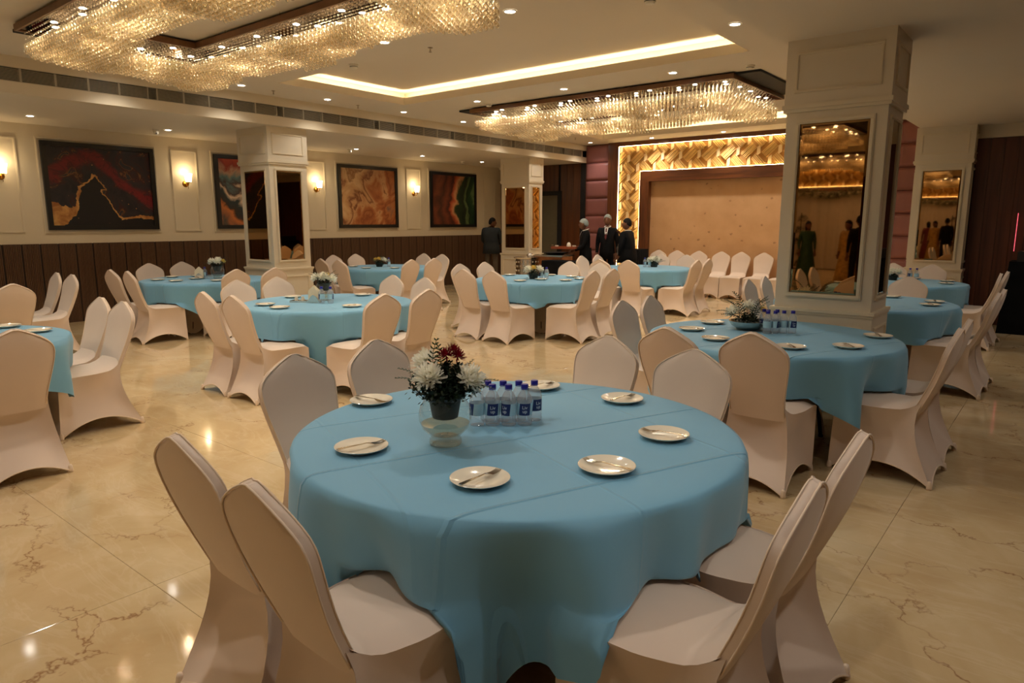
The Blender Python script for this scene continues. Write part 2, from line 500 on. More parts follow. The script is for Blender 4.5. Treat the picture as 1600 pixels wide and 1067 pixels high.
# ------------------------------------------------------------------ ROOM SHELL
XL, XR, YB, YF = -12.4, 1.5, -13.0, 14.85
ZC, ZL = 3.455, 3.04
XBEAM, XSOF = -9.64, -2.07
YP = 14.885                     # the papered wall at the back of the stage recess

fl = MB().box(XL - .2, XR + .2, YB - .2, YP + .2, -.1, -.006).build('floor', 'grout')
struct(fl)
TS = 1.2
m = MB().cham(-TS / 2 + .0012, TS / 2 - .0012, 0, 1, 0, 1, 0)
b = .0025
h = TS / 2 - .0008
tile = MB()
tile.add([(-h, -h, -.012), (h, -h, -.012), (h, h, -.012), (-h, h, -.012), (-h, -h, -b * .4), (h, -h, -b * .4), (h, h, -b * .4), (-h, h, -b * .4),
          (-h + b, -h + b, 0), (h - b, -h + b, 0), (h - b, h - b, 0), (-h + b, h - b, 0)],
         [(0, 1, 5, 4), (1, 2, 6, 5), (2, 3, 7, 6), (3, 0, 4, 7), (4, 5, 9, 8), (5, 6, 10, 9), (6, 7, 11, 10), (7, 4, 8, 11), (8, 9, 10, 11)])
tile_me = tile.mesh('tile'); tile_me.materials.append(M['marble'])
for i in range(12):
    for j in range(24):
        put('tile', tile_me, None, fl, (-.6 - TS / 2 + TS * (i - 9) - .0, -12.6 + TS * j, 0))

# left wall: cream plaster above, fluted brown panels below
wl = struct(MB().box(XL - .15, XL, YB, YP, 0, ZL + .3).build('wall_left', 'cream_paint'))
PW = .2465
pm = MB()
pm.box(0, .012, .008, PW - .008, .0, 1.255)
for k in range(10):
    y0 = .012 + k * (PW - .024) / 10
    pm.add([(.012, y0, 0), (.020, y0 + .005, 0), (.020, y0 + .018, 0), (.012, y0 + .0225, 0), (.012, y0, 1.255), (.020, y0 + .005, 1.255), (.020, y0 + .018, 1.255), (.012, y0 + .0225, 1.255)],
           [(0, 1, 5, 4), (1, 2, 6, 5), (2, 3, 7, 6), (4, 5, 6, 7)])
dado_me = pm.mesh('panel'); dado_me.materials.append(M['dado'])
struct(MB().box(XL, XL + .004, YB, YF, 0, 1.25).build('dado_backing', 'slot_black'))  # black backing sheet added behind the dado panels to keep their seams dark
for k in range(-8, 52):
    y0 = 2.03 + k * PW
    if y0 + PW > YF: break
    put('panel', dado_me, None, wl, (XL + .002, y0, 0))

def wall_frame(y0, y1, z0, z1, wdt=.030, dep=.018):
    fm = MB()
    for a, b_, c, d in ((y0, y1, z1 - wdt, z1), (y0, y1, z0, z0 + wdt), (y0, y0 + wdt, z0 + wdt, z1 - wdt), (y1 - wdt, y1, z0 + wdt, z1 - wdt)):
        fm.box(XL, XL + dep * .6, a, b_, c, d)
        fm.box(XL + dep * .5, XL + dep, a + .007, b_ - .007, c + .007, d - .007)
    return fm.build('moulding', 'trim_paint', wl)
PANEL_Y = [.38, 3.12, 5.865, 8.61, 11.36, 14.12]
PAINT_Y = [1.15, 3.895, 6.645, 9.39, 12.13]
for y in PANEL_Y:
    wall_frame(y, y + .47, 1.425, 2.835)
for y in PAINT_Y[1:]:
    wall_frame(y - .055, y + 1.67 + .055, 1.405, 2.87)
PL = {'paint_a': 'dark painting of a red and gold arching ribbon in a black frame',
      'paint_b': 'black framed painting of orange, teal and white swirls partly behind the left pillar',
      'paint_c': 'black framed tan and rust marbled painting right of the left pillar',
      'paint_d': 'black framed painting with red-brown left half and green right half'}
for y, key in zip(PAINT_Y[1:], ('paint_a', 'paint_b', 'paint_c', 'paint_d')):
    e = tag(empty('painting', (XL, y + .835, 2.14)), PL[key], 'painting', 'abstract paintings along the left wall')
    fm = MB()
    W2, H2, fw = .835, .675, .07
    for a, b_, c, d in ((-W2, W2, H2 - fw, H2), (-W2, W2, -H2, -H2 + fw), (-W2, -W2 + fw, -H2 + fw, H2 - fw), (W2 - fw, W2, -H2 + fw, H2 - fw)):
        fm.box(.004, .05, a, b_, c, d)
    fm.build('frame', 'black_frame', e)
    MB().box(.008, .022, -W2 + fw, W2 - fw, -H2 + fw, H2 - fw).build('canvas', key, e)

# sconces
sc_plate = MB().lathe([(.0, 0), (.052, 0), (.055, .006), (.045, .016), (.02, .022)], 20, Matrix.Rotation(pi / 2, 4, 'Y')).mesh('wall_plate', True, 40)
arm = MB().tube([(.015, 0, 0), (.05, 0, -.03), (.10, 0, -.035), (.125, 0, -.012), (.125, 0, .02)], .008, 8)
arm.tube([(.10, .0, -.035), (.108, 0, -.075), (.10, 0, -.085)], .004, 6)
arm.lathe([(.012, .01), (.03, .018), (.034, .028), (.028, .034)], 14, Matrix.Translation((.125, 0, 0)))
arm_me = arm.mesh('arm', True, 50)
sh = MB().lathe([(.048, .035), (.056, .10), (.068, .175), (.065, .175), (.05, .10), (.042, .037)], 20, Matrix.Translation((.125, 0, 0)), cap=False)
sh_me = sh.mesh('lamp_shade', True)
SY = ['at the left edge of the wall', 'between the dark arch painting and the orange painting', 'just right of the left pillar', 'between the tan painting and the green painting']
for i, y in enumerate((3.355, 6.10, 8.845, 11.595)):
    e = tag(empty('wall_sconce', (XL, y, 2.255)), 'lit brass wall sconce with white shade ' + SY[i], 'wall lamp', 'brass sconces on the left wall')
    put('wall_plate', sc_plate, 'brass', e); put('arm', arm_me, 'brass', e); put('lamp_shade', sh_me, 'shade', e)
    l = bpy.data.lights.new('sconce_bulb', 'POINT'); l.energy = 2.3 * LK; l.color = (1, .76, .45); l.shadow_soft_size = .03
    o = bpy.data.objects.new('sconce_bulb', l); col.objects.link(o); o.parent = e; o.location = (.125, 0, .20)

# beam with air grilles, left and right low ceilings, main ceiling with two cove trays
struct(MB().box(XL - .15, XBEAM - .12, YB, YF + .02, ZL, ZL + .15).build('ceiling_left', 'ceiling_paint'))
bm_ = MB().box(XBEAM - .12, XBEAM, YB, YF + .02, ZL, 3.172).box(XBEAM - .12, XBEAM, YB, YF + .02, 3.328, ZC + .3).box(XBEAM - .14, XBEAM - .10, YB, YF, 3.15, 3.35)
struct(bm_.build('trim_beam', 'cream_paint'))
struct(MB().box(XSOF, XR + .1, YB, YP, ZL, ZC + .3).build('ceiling_right', 'ceiling_paint'))
gw = MB()
for k in range(9):
    z = 3.180 + k * .0158
    gw.add([(-.035, .012, z), (-.035, .344, z), (0, .344, z - .004), (0, .012, z - .004), (-.035, .012, z + .003), (-.035, .344, z + .003), (0, .344, z + .003), (0, .012, z + .003)],
           [(0, 3, 2, 1), (4, 5, 6, 7), (2, 3, 7, 6), (0, 1, 5, 4)])
gslat = gw.mesh('slats'); gslat.materials.append(M['grille_metal'])
gf = MB().box(-.04, .004, 0, .012, 3.172, 3.328).box(-.04, .004, .344, .356, 3.172, 3.328).box(-.04, .004, .012, .344, 3.172, 3.179).box(-.04, .004, .012, .344, 3.321, 3.328)
gframe = gf.mesh('frame'); gframe.materials.append(M['grille_metal'])
gbk = MB().box(-.06, -.05, 0, .356, 3.172, 3.328).mesh('backing'); gbk.materials.append(M['grille_dark'])
gs2 = MB()
for k in range(9):
    z = 3.180 + k * .0158
    gs2.box(-.035, 0, .008, .108, z, z + .003)
gs2 = gs2.mesh('slats'); gs2.materials.append(M['grille_metal'])
gf2 = MB().box(-.04, .004, 0, .008, 3.172, 3.328).box(-.04, .004, .108, .116, 3.172, 3.328).box(-.04, .004, .008, .108, 3.172, 3.179).box(-.04, .004, .008, .108, 3.321, 3.328).mesh('frame')
gf2.materials.append(M['grille_metal'])
gb2 = MB().box(-.06, -.05, 0, .116, 3.172, 3.328).mesh('backing'); gb2.materials.append(M['grille_dark'])
y = .557
ng = 0
while y < YF - .05:
    e = tag(empty('air_grille', (XBEAM, y, 0)), 'short access louvre in the beam air slot, number %s from the camera' % ordinal(ng % 12), 'air vent', 'short louvres in the beam')
    e['label'] = 'narrow slatted air grille between two runs of long grilles, %s along the beam' % ordinal(ng)
    put('slats', gs2, None, e)['kind'] = 'stuff'; put('frame', gf2, None, e); put('backing', gb2, None, e)
    ng += 1
    for k in range(5):
        yy = y + .116 + .356 * k
        if yy + .356 > YF: break
        e = tag(empty('air_grille', (XBEAM, yy, 0)), 'long slatted air grille, %s of the %s run along the left beam' % (ordinal(k), ordinal(ng - 1)), 'air vent', 'long grilles in the left beam')
        put('slats', gslat, None, e)['kind'] = 'stuff'; put('frame', gframe, None, e); put('backing', gbk, None, e)
    y += .116 + 5 * .356 - .004

cm = MB()
TRAYS = [(-8.67, -3.03, 5.65, 7.95), (-8.62, -3.08, 12.08, 13.97)]
ys = [YB] + [q for t_ in TRAYS for q in t_[2:]] + [YF + .1]
for k in range(0, len(ys), 2):
    cm.box(XBEAM - .05, XSOF + .05, ys[k], ys[k + 1], ZC, ZC + .04)
for x0, x1, y0, y1 in TRAYS:
    cm.box(XBEAM - .05, x0, y0, y1, ZC, ZC + .04).box(x1, XSOF + .05, y0, y1, ZC, ZC + .04)
    # lip, pocket walls and raised tray
    for a, b_, c, d in ((x0 - .02, x0, y0 - .02, y1 + .02), (x1, x1 + .02, y0 - .02, y1 + .02), (x0, x1, y0 - .02, y0), (x0, x1, y1, y1 + .02)):
        cm.box(a, b_, c, d, ZC + .039, ZC + .108)
    P_ = .19
    for a, b_, c, d in ((x0 - P_ - .02, x0 - P_, y0 - P_, y1 + P_), (x1 + P_, x1 + P_ + .02, y0 - P_, y1 + P_), (x0 - P_, x1 + P_, y0 - P_ - .02, y0 - P_), (x0 - P_, x1 + P_, y1 + P_, y1 + P_ + .02)):
        cm.box(a, b_, c, d, ZC + .04, ZC + .25)
    cm.box(x0 - P_, x1 + P_, y0 - P_, y1 + P_, ZC + .22, ZC + .25)
struct(cm.build('ceiling', 'ceiling_paint'))
CL = ['glowing LED strip in the large cove tray in mid ceiling', 'glowing LED strip in the cove tray nearest the stage']
for (x0, x1, y0, y1), lab in zip(TRAYS, CL):
    lm = MB()
    for a, b_, c, d in ((x0 - .05, x0 - .03, y0 - .04, y1 + .04), (x1 + .03, x1 + .05, y0 - .04, y1 + .04), (x0 - .03, x1 + .03, y0 - .05, y0 - .03), (x0 - .03, x1 + .03, y1 + .03, y1 + .05)):
        lm.box(a, b_, c, d, ZC + .068, ZC + .078)
    o = tag(lm.build('light_strip', 'cove_led'), lab, 'light')

# right and back walls (dark wood)
struct(MB().box(XR, XR + .15, YB, YP, 0, ZL + .4).build('wall_right', 'wood_right'))
wb = struct(MB().box(XL - .15, XR + .15, YB - .15, YB, 0, ZC + .3).build('wall_back', 'wood_dark'))
# wood-clad wall behind the far right pillar
wr = struct(MB().box(-1.4, XR, 13.07, 13.25, 0, ZL).build('wall_wood_right', 'slot_black'))
pk = MB().cham(.002, .178, 0, .02, 0, 2.85, .004, Matrix.Rotation(0, 4, 'Z')).mesh('plank')
pk2 = MB().box(.002, .178, -.02, 0, 0, 2.85).mesh('plank'); pk2.materials.append(M['wood_right'])
for k in range(15):
    put('plank', pk2, None, wr, (-1.32 + .18 * k, 13.07, 0))
struct(MB().box(-1.4, XR, 13.0, 13.25, 2.85, ZL).build('trim_right', 'cream_paint'))
struct(MB().box(-1.4, -1.3, 13.2, YP, 0, ZL).build('wall_return', 'wood_right'))

# stage end wall
wf = struct(MB().box(XL, -9.66, YF + .02, YF + .2, 0, ZL).build('wall_front', 'slot_black'))
wpl = MB().box(.003, .197, 0, .025, 0, ZL).mesh('plank'); wpl.materials.append(M['wood_dark'])
for k in range(14):
    x = -12.4 + .2 * k
    if -11.05 < x + .1 < -10.46: continue
    if x + .2 > -9.64: continue
    put('plank', wpl, None, wf, (x, YF, 0))
dr = struct(MB().box(-11.05, -10.47, YF - .01, YF + .02, 0, 2.27).build('door_1', 'door_paint'), 'grey-green door in the dark wood wall behind the back left pillar', 'door')
MB().box(-11.15, -11.05, YF - .04, YF + .03, 0, 2.38).box(-10.47, -10.36, YF - .04, YF + .03, 0, 2.38).box(-11.05, -10.47, YF - .04, YF + .03, 2.27, 2.38).build('door_frame', 'slot_black', dr)
MB().box(-11.05, -10.47, YF, YF + .02, 2.38, ZL).build('lintel', 'wood_dark', dr)
MB().tube([(-10.56, YF - .01, 1.0), (-10.56, YF - .06, 1.0), (-10.68, YF - .06, 1.0)], .011, 8).build('door_handle', 'steel', dr, True)

ws = MB()
ws.box(-9.66, -8.07, YF + .03, YF + .2, 0, ZC + .1).box(-3.63, XSOF, YF + .03, YF + .2, 0, ZC + .1).box(-8.07, -3.63, YF + .03, YF + .2, 2.76, ZC + .1)
wstage = struct(ws.build('wall_stage', 'wood_dark'))
def pad(w_, h_):
    n = 12
    q = []
    for j in range(n + 1):
        for i in range(n + 1):
            u, v_ = i / n, j / n
            e_ = min(1, min(u, 1 - u) / .10) if True else 1
            f_ = min(1, min(v_, 1 - v_) / .16)
            d = .05 * sqrt(max(0, 1 - (1 - e_) ** 2)) * sqrt(max(0, 1 - (1 - f_) ** 2)) + .006
            q.append((u * w_, -d, v_ * h_))
    return MB().grid(q, n + 1, n + 1).mesh('padded_panel', True)
padm = pad(.70, .419); padm.materials.append(M['pink_leather'])
for x in (-9.645, -2.76):
    for k in range(9):
        z = 3.452 - .425 * (k + 1)
        if z < -.4: break
        if z < 0: continue
        put('padded_panel', padm, None, wstage, (x, YF + .03, z))
for x0, x1 in ((-8.94, -8.66), (-3.04, -2.765)):
    MB().box(x0, x1, YF - .10, YF + .03, 0, ZC).build('wood_strip', 'wood_frame_v', wstage)
MB().box(-8.66, -3.04, YF - .10, YF + .03, 3.36, ZC).build('wood_strip', 'wood_frame', wstage)
# inner frame and recess
MB().box(-8.07, -7.84, YF - .10, YP, 0, 2.52).build('inner_frame', 'wood_frame_v', wstage)
MB().box(-3.86, -3.63, YF - .10, YP, 0, 2.52).build('inner_frame', 'wood_frame_v', wstage)
MB().box(-8.07, -3.63, YF - .10, YP, 2.52, 2.76).build('inner_frame', 'wood_frame', wstage)
struct(MB().box(-8.07, -3.63, YP, YP + .15, 0, 2.76).build('wall_papered', 'wallpaper'))

# gold braided relief around the stage
def clip(poly, x0, x1, z0, z1):
    def cut(p, f, inter):
        out = []
        for i in range(len(p)):
            a, b_ = p[i - 1], p[i]
            ia, ib = f(a), f(b_)
            if ib >= 0:
                if ia < 0: out.append(inter(a, b_, ia, ib))
                out.append(b_)
            elif ia >= 0: out.append(inter(a, b_, ia, ib))
        return out
    it = lambda a, b_, fa, fb: (a[0] + (b_[0] - a[0]) * fa / (fa - fb), a[1] + (b_[1] - a[1]) * fa / (fa - fb))
    for f in (lambda p: p[0] - x0, lambda p: x1 - p[0], lambda p: p[1] - z0, lambda p: z1 - p[1]):
        if len(poly) < 3: return []
        poly = cut(poly, f, it)
    return poly if len(poly) >= 3 else []
def prism(mb, poly, y_back, y_front):
    n = len(poly)
    fy = y_front if callable(y_front) else (lambda p: y_front)
    mb.add([(p[0], y_back, p[1]) for p in poly] + [(p[0], fy(p), p[1]) for p in poly],
           [tuple(n + k for k in range(n))] + [(k, (k + 1) % n, n + (k + 1) % n, n + k) for k in range(n)])
RELIEF = []
def relief_rect(x0, x1, z0, z1, root):
    P = .44
    MB().box(x0, x1, .0, .02, z0, z1).build('backing', 'relief_groove', root)
    for i in range(int((x0 + 8.7) / P) - 2, int((x1 + 8.7) / P) + 3):
        for j in range(-2, int(3.5 / P) + 3):
            cx, cz = -8.42 + i * P, .22 + j * P
            for kind in range(4):
                mb = MB()
                if kind < 2:
                    ox, oz = ((0, 0), (-.46 * P, -.5 * P))[kind]
                    s_ = -1 if kind == 0 else 1
                    L_, wd = Vector((.5, s_ * .5)) * P, Vector((.27, -s_ * .27)) * P
                    for r_ in range(5):
                        a = (r_ / 5 - .5 + .02); b_ = ((r_ + 1) / 5 - .5 - .048)
                        c0_ = Vector((cx + ox, cz + oz))
                        poly = [c0_ + wd * a - L_ / 2, c0_ + wd * a + L_ / 2, c0_ + wd * b_ + L_ / 2, c0_ + wd * b_ - L_ / 2]
                        poly = clip([(p.x, p.y) for p in poly], x0, x1, z0, z1)
                        if poly: prism(mb, poly, 0, (lambda p, c0_=c0_, L_=L_, r_=r_: -.042 - .010 * (r_ % 2) - .028 * ((p[0] - c0_.x) * L_.x + (p[1] - c0_.y) * L_.y) / (L_.length_squared * .5) * (1 if L_.y < 0 else -1)))
                    nm = 'rib_bundle'
                else:
                    ox, oz = ((-.46 * P, .0), (.0, -.5 * P))[kind - 2]
                    sg = 1
                    poly = [(cx + ox - .055 * P * 1.4, cz + oz - .24 * P), (cx + ox + .055 * P * 1.4, cz + oz - .14 * P), (cx + ox + .055 * P * 1.4, cz + oz + .24 * P), (cx + ox - .055 * P * 1.4, cz + oz + .14 * P)]
                    poly = clip(poly, x0, x1, z0, z1)
                    if poly: prism(mb, poly, 0, -.034)
                    nm = 'lozenge'
                if mb.v:
                    mb.build(nm, 'relief_gold' if kind < 2 else 'relief_cream', root)
rs = tag(empty('relief_screen', (0, YF + .0, 0)), 'glowing gold braided relief panel framing the stage backdrop', 'wall panel')
relief_rect(-8.65, -8.075, 0, 3.35, rs)
relief_rect(-8.075, -3.625, 2.768, 3.35, rs)
relief_rect(-3.625, -3.055, 0, 3.35, rs)
gl_ = MB()
for a, b_, c, d in ((-8.656, -8.652, 0, 3.35), (-8.076, -8.072, 0, 2.76), (-3.629, -3.626, 0, 2.76), (-3.052, -3.048, 0, 3.35), (-8.64, -3.06, 3.352, 3.356), (-8.07, -3.63, 2.762, 2.766)):
    gl_.box(a, b_, -.092, -.076, c, d)
gl_.build('light_strip', 'gold_led', rs)

# ------------------------------------------------------------------ PILLARS
def pillar(x0, x1, y0, y1, top, lab, key):
    e = empty('pillar', ((x0 + x1) / 2, (y0 + y1) / 2, 0))
    struct(e, lab)
    W, D = x1 - x0, y1 - y0
    a, b_ = W / 2, D / 2
    core = MB().box(-a + .018, a - .018, -b_ + .018, b_ - .018, .0, 2.53)
    core.build('shaft', 'pillar_paint', e)
    MB().box(-a, a, -b_, b_, 2.53, top).build('cap_block', 'pillar_paint', e)
    cn = MB().box(-a - .014, a + .014, -b_ - .014, b_ + .014, 2.50, 2.535).box(-a - .004, a + .004, -b_ - .004, b_ + .004, 2.475, 2.50)
    cn.build('cornice', 'trim_paint', e)
    MB().box(-a, a, -b_, b_, 0, .84).build('plinth', 'pillar_paint', e)
    MB().box(-a - .016, a + .016, -b_ - .016, b_ + .016, .835, .862).box(-a - .008, a + .008, -b_ - .008, b_ + .008, .815, .835).box(-a - .012, a + .012, -b_ - .012, b_ + .012, .0, .10).build('base_moulding', 'trim_paint', e)
    for f in range(4):
        rot = Matrix.Rotation(f * pi / 2, 4, 'Z')
        hw, off = ((a, b_), (b_, a))[f % 2]
        def fr(m0, x_, z0, z1, base, dep, wd):
            for p in ((-x_, x_, z1 - wd, z1), (-x_, x_, z0, z0 + wd), (-x_, -x_ + wd, z0 + wd, z1 - wd), (x_ - wd, x_, z0 + wd, z1 - wd)):
                m0.box(p[0], p[1], -base - dep, -base, p[2], p[3], rot)
                m0.box(p[0] + wd * .25, p[1] - wd * .25, -base - dep * 1.6, -base - dep, p[2] + wd * .25, p[3] - wd * .25, rot)
        mx_ = hw - .135
        m0 = MB(); fr(m0, mx_ + .036, .955, 2.415, off - .018, .013, .036)
        m0.build('mirror_frame', 'trim_paint', e)
        m1 = MB(); fr(m1, hw - .075, 2.625, 2.945, off, .008, .024)
        fr(m1, hw - .075, .16, .735, off, .008, .024)
        m1.build('panel_moulding', 'trim_paint', e)
        mm = MB(); z0, z1 = .99, 2.38; bv = .02
        mm.add([(-mx_, -off + .016, z0), (mx_, -off + .016, z0), (mx_, -off + .016, z1), (-mx_, -off + .016, z1),
                (-mx_ + bv, -off + .013, z0 + bv), (mx_ - bv, -off + .013, z0 + bv), (mx_ - bv, -off + .013, z1 - bv), (-mx_ + bv, -off + .013, z1 - bv)],
               [(4, 5, 6, 7), (0, 1, 5, 4), (1, 2, 6, 5), (2, 3, 7, 6), (3, 0, 4, 7)], rot)
        mm.build('mirror', 'mirror', e)
    return e
pillar(-1.997, -1.197, 6.08, 6.68, ZL, 'white mirrored pillar on the right behind the foreground tables', 'a')
pillar(-2.105, -1.315, 12.75, 13.40, ZL, 'white mirrored pillar beside the dark wood wall on the far right', 'b')
pillar(-10.63, -9.765, 6.12, 6.83, ZL, 'white mirrored pillar in front of the left wall paintings', 'c')
pillar(-10.67, -9.82, 12.77, 13.32, ZL, 'white mirrored pillar near the door at the far end', 'd')
pillar(-1.997, -1.197, -4.4, -3.8, ZL, 'white mirrored pillar behind the camera', 'e')

# ------------------------------------------------------------------ CEILING LIGHTS AND FITTINGS
dl_trim = MB().lathe([(.062, -.001), (.062, -.006), (.050, -.009), (.047, -.004)], 24, cap=False).mesh('trim_ring', True); dl_trim.materials.append(M['detector_plastic'])
dl_disc = MB().lathe([(.0005, -.0045), (.048, -.004)], 24, cap=False).mesh('diffuser'); dl_disc.materials.append(M['disc_light'])
def downlight(x, y, z, power, lab, group, ang=125, color=NEUT):
    e = tag(empty('downlight', (x, y, z)), lab, 'ceiling light', group)
    put('trim_ring', dl_trim, None, e); put('diffuser', dl_disc, None, e)
    spot('downlight_lamp', (0, 0, -.03), power, color, ang, .75, .045, e)
    return e
for k, y in enumerate((2.2, 3.9, 5.42, 6.85, 8.42, 9.92, 11.43, 12.94, 14.35)):
    downlight(-9.2, y, ZC, P_MAIN * .55, 'round recessed downlight, %s in the row beside the slatted beam' % ordinal(k), 'downlights beside the beam')
for k, (x, y) in enumerate([(-7.52, 8.43), (-5.88, 8.45), (-4.19, 8.43)]):
    downlight(x, y, ZC, P_MAIN, 'round downlight in front of the far chandelier, %s from the left' % ordinal(k), 'downlights before the far chandelier')
for k, (x, y) in enumerate([(-7.53, 11.42), (-5.92, 11.45), (-4.25, 11.48)]):
    downlight(x, y, ZC, P_MAIN, 'round downlight seen through the far chandelier crystals, %s from the left' % ordinal(k), 'downlights behind the far chandelier')
for k, (x, y) in enumerate([(-7.62, 14.42), (-5.96, 14.42), (-4.25, 14.42)]):
    downlight(x, y, ZC, P_MAIN * 1.1, 'round downlight above the stage front, %s from the left' % ordinal(k), 'downlights above the stage front')
for k, (x, y) in enumerate([(-4.17, 5.13), (-5.88, 5.13), (-7.55, 5.13)]):
    downlight(x, y, ZC, P_MAIN, 'round downlight beside the near chandelier, %s from the right' % ordinal(k), 'downlights beside the near chandelier')
for k, (x, y) in enumerate([(-2.75, 3.4), (-2.75, 6.8), (-2.75, 9.8), (-2.75, 1.2), (-4.2, 1.6), (-6.0, 1.6), (-7.6, 1.6), (-9.2, .4)]):
    downlight(x, y, ZC, P_MAIN * (1.15 if k in (0, 3) else .8), 'round downlight in the main ceiling beyond the picture, %s listed' % ordinal(k), 'downlights outside the picture')
for k, y in enumerate((3.53, 5.42, 7.30, 9.17, 11.0, 13.0)):
    downlight(-11.45, y, ZL, P_LOW, 'round downlight in the low left ceiling, %s from the camera' % ordinal(k), 'downlights over the left wall', 130, WARM)
for k, (x, y) in enumerate([(.45, 2.2), (.45, 4.4), (.45, 6.6), (.45, 8.9), (.2, 11.0), (-.5, .6)]):
    downlight(x, y, ZL, P_RIGHT * (1.7 if k in (0, 5) else 1.0), 'round downlight in the low right ceiling, %s from the camera' % ordinal(k), 'downlights in the low right ceiling', 120, NEUT)
for k, y in enumerate((-1.5, -4.5, -7.5, -10.5)):
    downlight(-5.9, y, ZC, P_MAIN * .5, 'round downlight in the ceiling behind the camera, %s along' % ordinal(k), 'downlights behind the camera')

det = MB().lathe([(.055, 0), (.055, -.018), (.048, -.022), (.046, -.034), (.036, -.046), (.015, -.05)], 24).mesh('body', True, 35); det.materials.append(M['detector_plastic'])
dslot = MB().lathe([(.0485, -.024), (.0485, -.030)], 24, cap=False).mesh('vent_slot'); dslot.materials.append(M['grille_dark'])
for x, y, z, lab in ((-6.98, 5.60, ZC, 'white smoke detector at the near left edge of the cove tray'), (-3.02, 5.60, ZC, 'white smoke detector at the near right corner of the cove tray'),
                     (-7.53, 8.72, ZC, 'white smoke detector by the left end of the far chandelier'), (-3.28, 8.65, ZC, 'white smoke detector by the right end of the far chandelier'), (-11.72, 12.6, ZL, 'white smoke detector in the low ceiling above the green painting')):
    e = tag(empty('smoke_detector', (x, y, z)), lab, 'smoke detector', 'smoke detectors on the ceiling')
    put('body', det, None, e); put('vent_slot', dslot, None, e)
spm = MB().lathe([(.028, 0), (.028, -.004), (.009, -.006), (.009, -.03), (.004, -.034), (.004, -.045), (.017, -.046), (.017, -.048)], 14).mesh('head', True, 35); spm.materials.append(M['steel'])
spa = MB().tube([(-.012, 0, -.028), (-.012, 0, -.046)], .002, 5).tube([(.012, 0, -.028), (.012, 0, -.046)], .002, 5).mesh('frame_arms'); spa.materials.append(M['steel'])
for x, y, lab in ((-9.225, 5.93, 'small pendent sprinkler left of the cove tray'), (-9.28, 7.5, 'small pendent sprinkler below the left edge of the cove tray'), (-5.67, 5.60, 'small sprinkler on the near edge of the cove tray'),
                  (-8.95, 13.33, 'small sprinkler near the left end of the stage cove'), (-2.35, 5.4, 'small sprinkler near the right soffit edge')):
    e = tag(empty('sprinkler', (x, y, ZC)), lab, 'sprinkler', 'ceiling sprinklers')
    put('head', spm, None, e); put('frame_arms', spa, None, e)
cmb = MB().lathe([(.05, 0), (.05, -.02), (.03, -.028)], 18).mesh('mount', True, 40); cmb.materials.append(M['detector_plastic'])
cmd = MB().ball((0, 0, -.045), .038, .038, .038, 14, 10).mesh('dome', True); cmd.materials.append(M['detector_plastic'])
cml = MB().ball((.028, -.01, -.055), .012, .012, .012, 8, 6).mesh('lens', True); cml.materials.append(M['black_plastic'])
for x, y, lab in ((-11.6, 5.30, 'small white dome camera beside a downlight above the dark arch painting'), (-11.54, 9.08, 'small white dome camera beside a downlight above the tan painting'), (-12.2, 14.6, 'white dome camera in the far corner over the left wall')):
    e = tag(empty('dome_camera', (x, y, ZL)), lab, 'camera', 'security cameras on the low ceiling')
    put('mount', cmb, None, e); put('dome', cmd, None, e); put('lens', cml, None, e)

# ------------------------------------------------------------------ CHANDELIERS
CW, CDp = 2.225, .96           # half sizes of the ring
ARM, SIDE = .50, .63
ZT = 3.385
def in_ring(x, y):
    return abs(x) < CW and abs(y) < CDp and (abs(y) > CDp - ARM or abs(x) > CW - SIDE)
def strand_len(x, y):
    return .215 + .045 * sin(2.6 * x + 1.7 * y) + .028 * sin(5.3 * y - 1.9 * x + 1) + .018 * sin(7 * x + 2)
BEAD = MB().ball((0, 0, 0), .0205, .0205, .0265, 7, 5)
BEAD_S = MB().ball((0, 0, 0), .0205, .0205, .0205, 5, 3)
GAP = .132
def strand_mb(n, rr, mb, ox=0, oy=0):
    for k in range(n):
        z = ZT - GAP - .026 - k * .047
        mb.add([(ox + p[0], oy + p[1], z + p[2]) for p in BEAD.v], BEAD.f)
    for zz in (.04, .09):
        mb.add([(ox + p[0] * .42, oy + p[1] * .42, ZT - zz + p[2] * .42) for p in BEAD_S.v], BEAD_S.f)
def bead_count(x, y):
    return max(2, int((strand_len(x, y) - .075) / .047 + .5))
strand_me = {}
for n in range(2, 9):
    q = MB(); strand_mb(n, rnd, q)
    q.tube([(0, 0, ZT), (0, 0, ZT - GAP)], .0012, 3)
    strand_me[n] = q.mesh('crystal_strand', True); strand_me[n].materials.append(M['crystal'])
STEP = .058
pts = []
ix = int(CW / STEP)
for i in range(-ix, ix + 1):
    for j in range(-int(CDp / STEP), int(CDp / STEP) + 1):
        x, y = i * STEP + (.5 * STEP if j % 2 else 0), j * STEP
        if in_ring(x, y) and abs(x) < CW - .03 and abs(y) < CDp - .03: pts.append((x, y))
tr_m = MB()
for a, b_, c, d in ((-CW, CW, -CDp, -CDp + ARM), (-CW, CW, CDp - ARM, CDp), (-CW, -CW + SIDE, -CDp + ARM, CDp - ARM), (CW - SIDE, CW, -CDp + ARM, CDp - ARM)):
    tr_m.box(a, b_, c, d, ZT, ZT + .012)
tray_me = tr_m.mesh('mirror_tray'); tray_me.materials.append(M['tray_mirror'])
bo = MB()
def rim(mb, x0, x1, y0, y1, t_=.022):
    for a, b_, c, d in ((x0 - t_, x1 + t_, y0 - t_, y0), (x0 - t_, x1 + t_, y1, y1 + t_), (x0 - t_, x0, y0, y1), (x1, x1 + t_, y0, y1)):
        mb.box(a, b_, c, d, ZT - .012, ZT + .048)
rim(bo, -CW, CW, -CDp, CDp)
rim(bo, -CW + SIDE + .022, CW - SIDE - .022, -CDp + ARM + .022, CDp - ARM - .022)
border_me = bo.mesh('border'); border_me.materials.append(M['chand_frame'])
mp = MB()
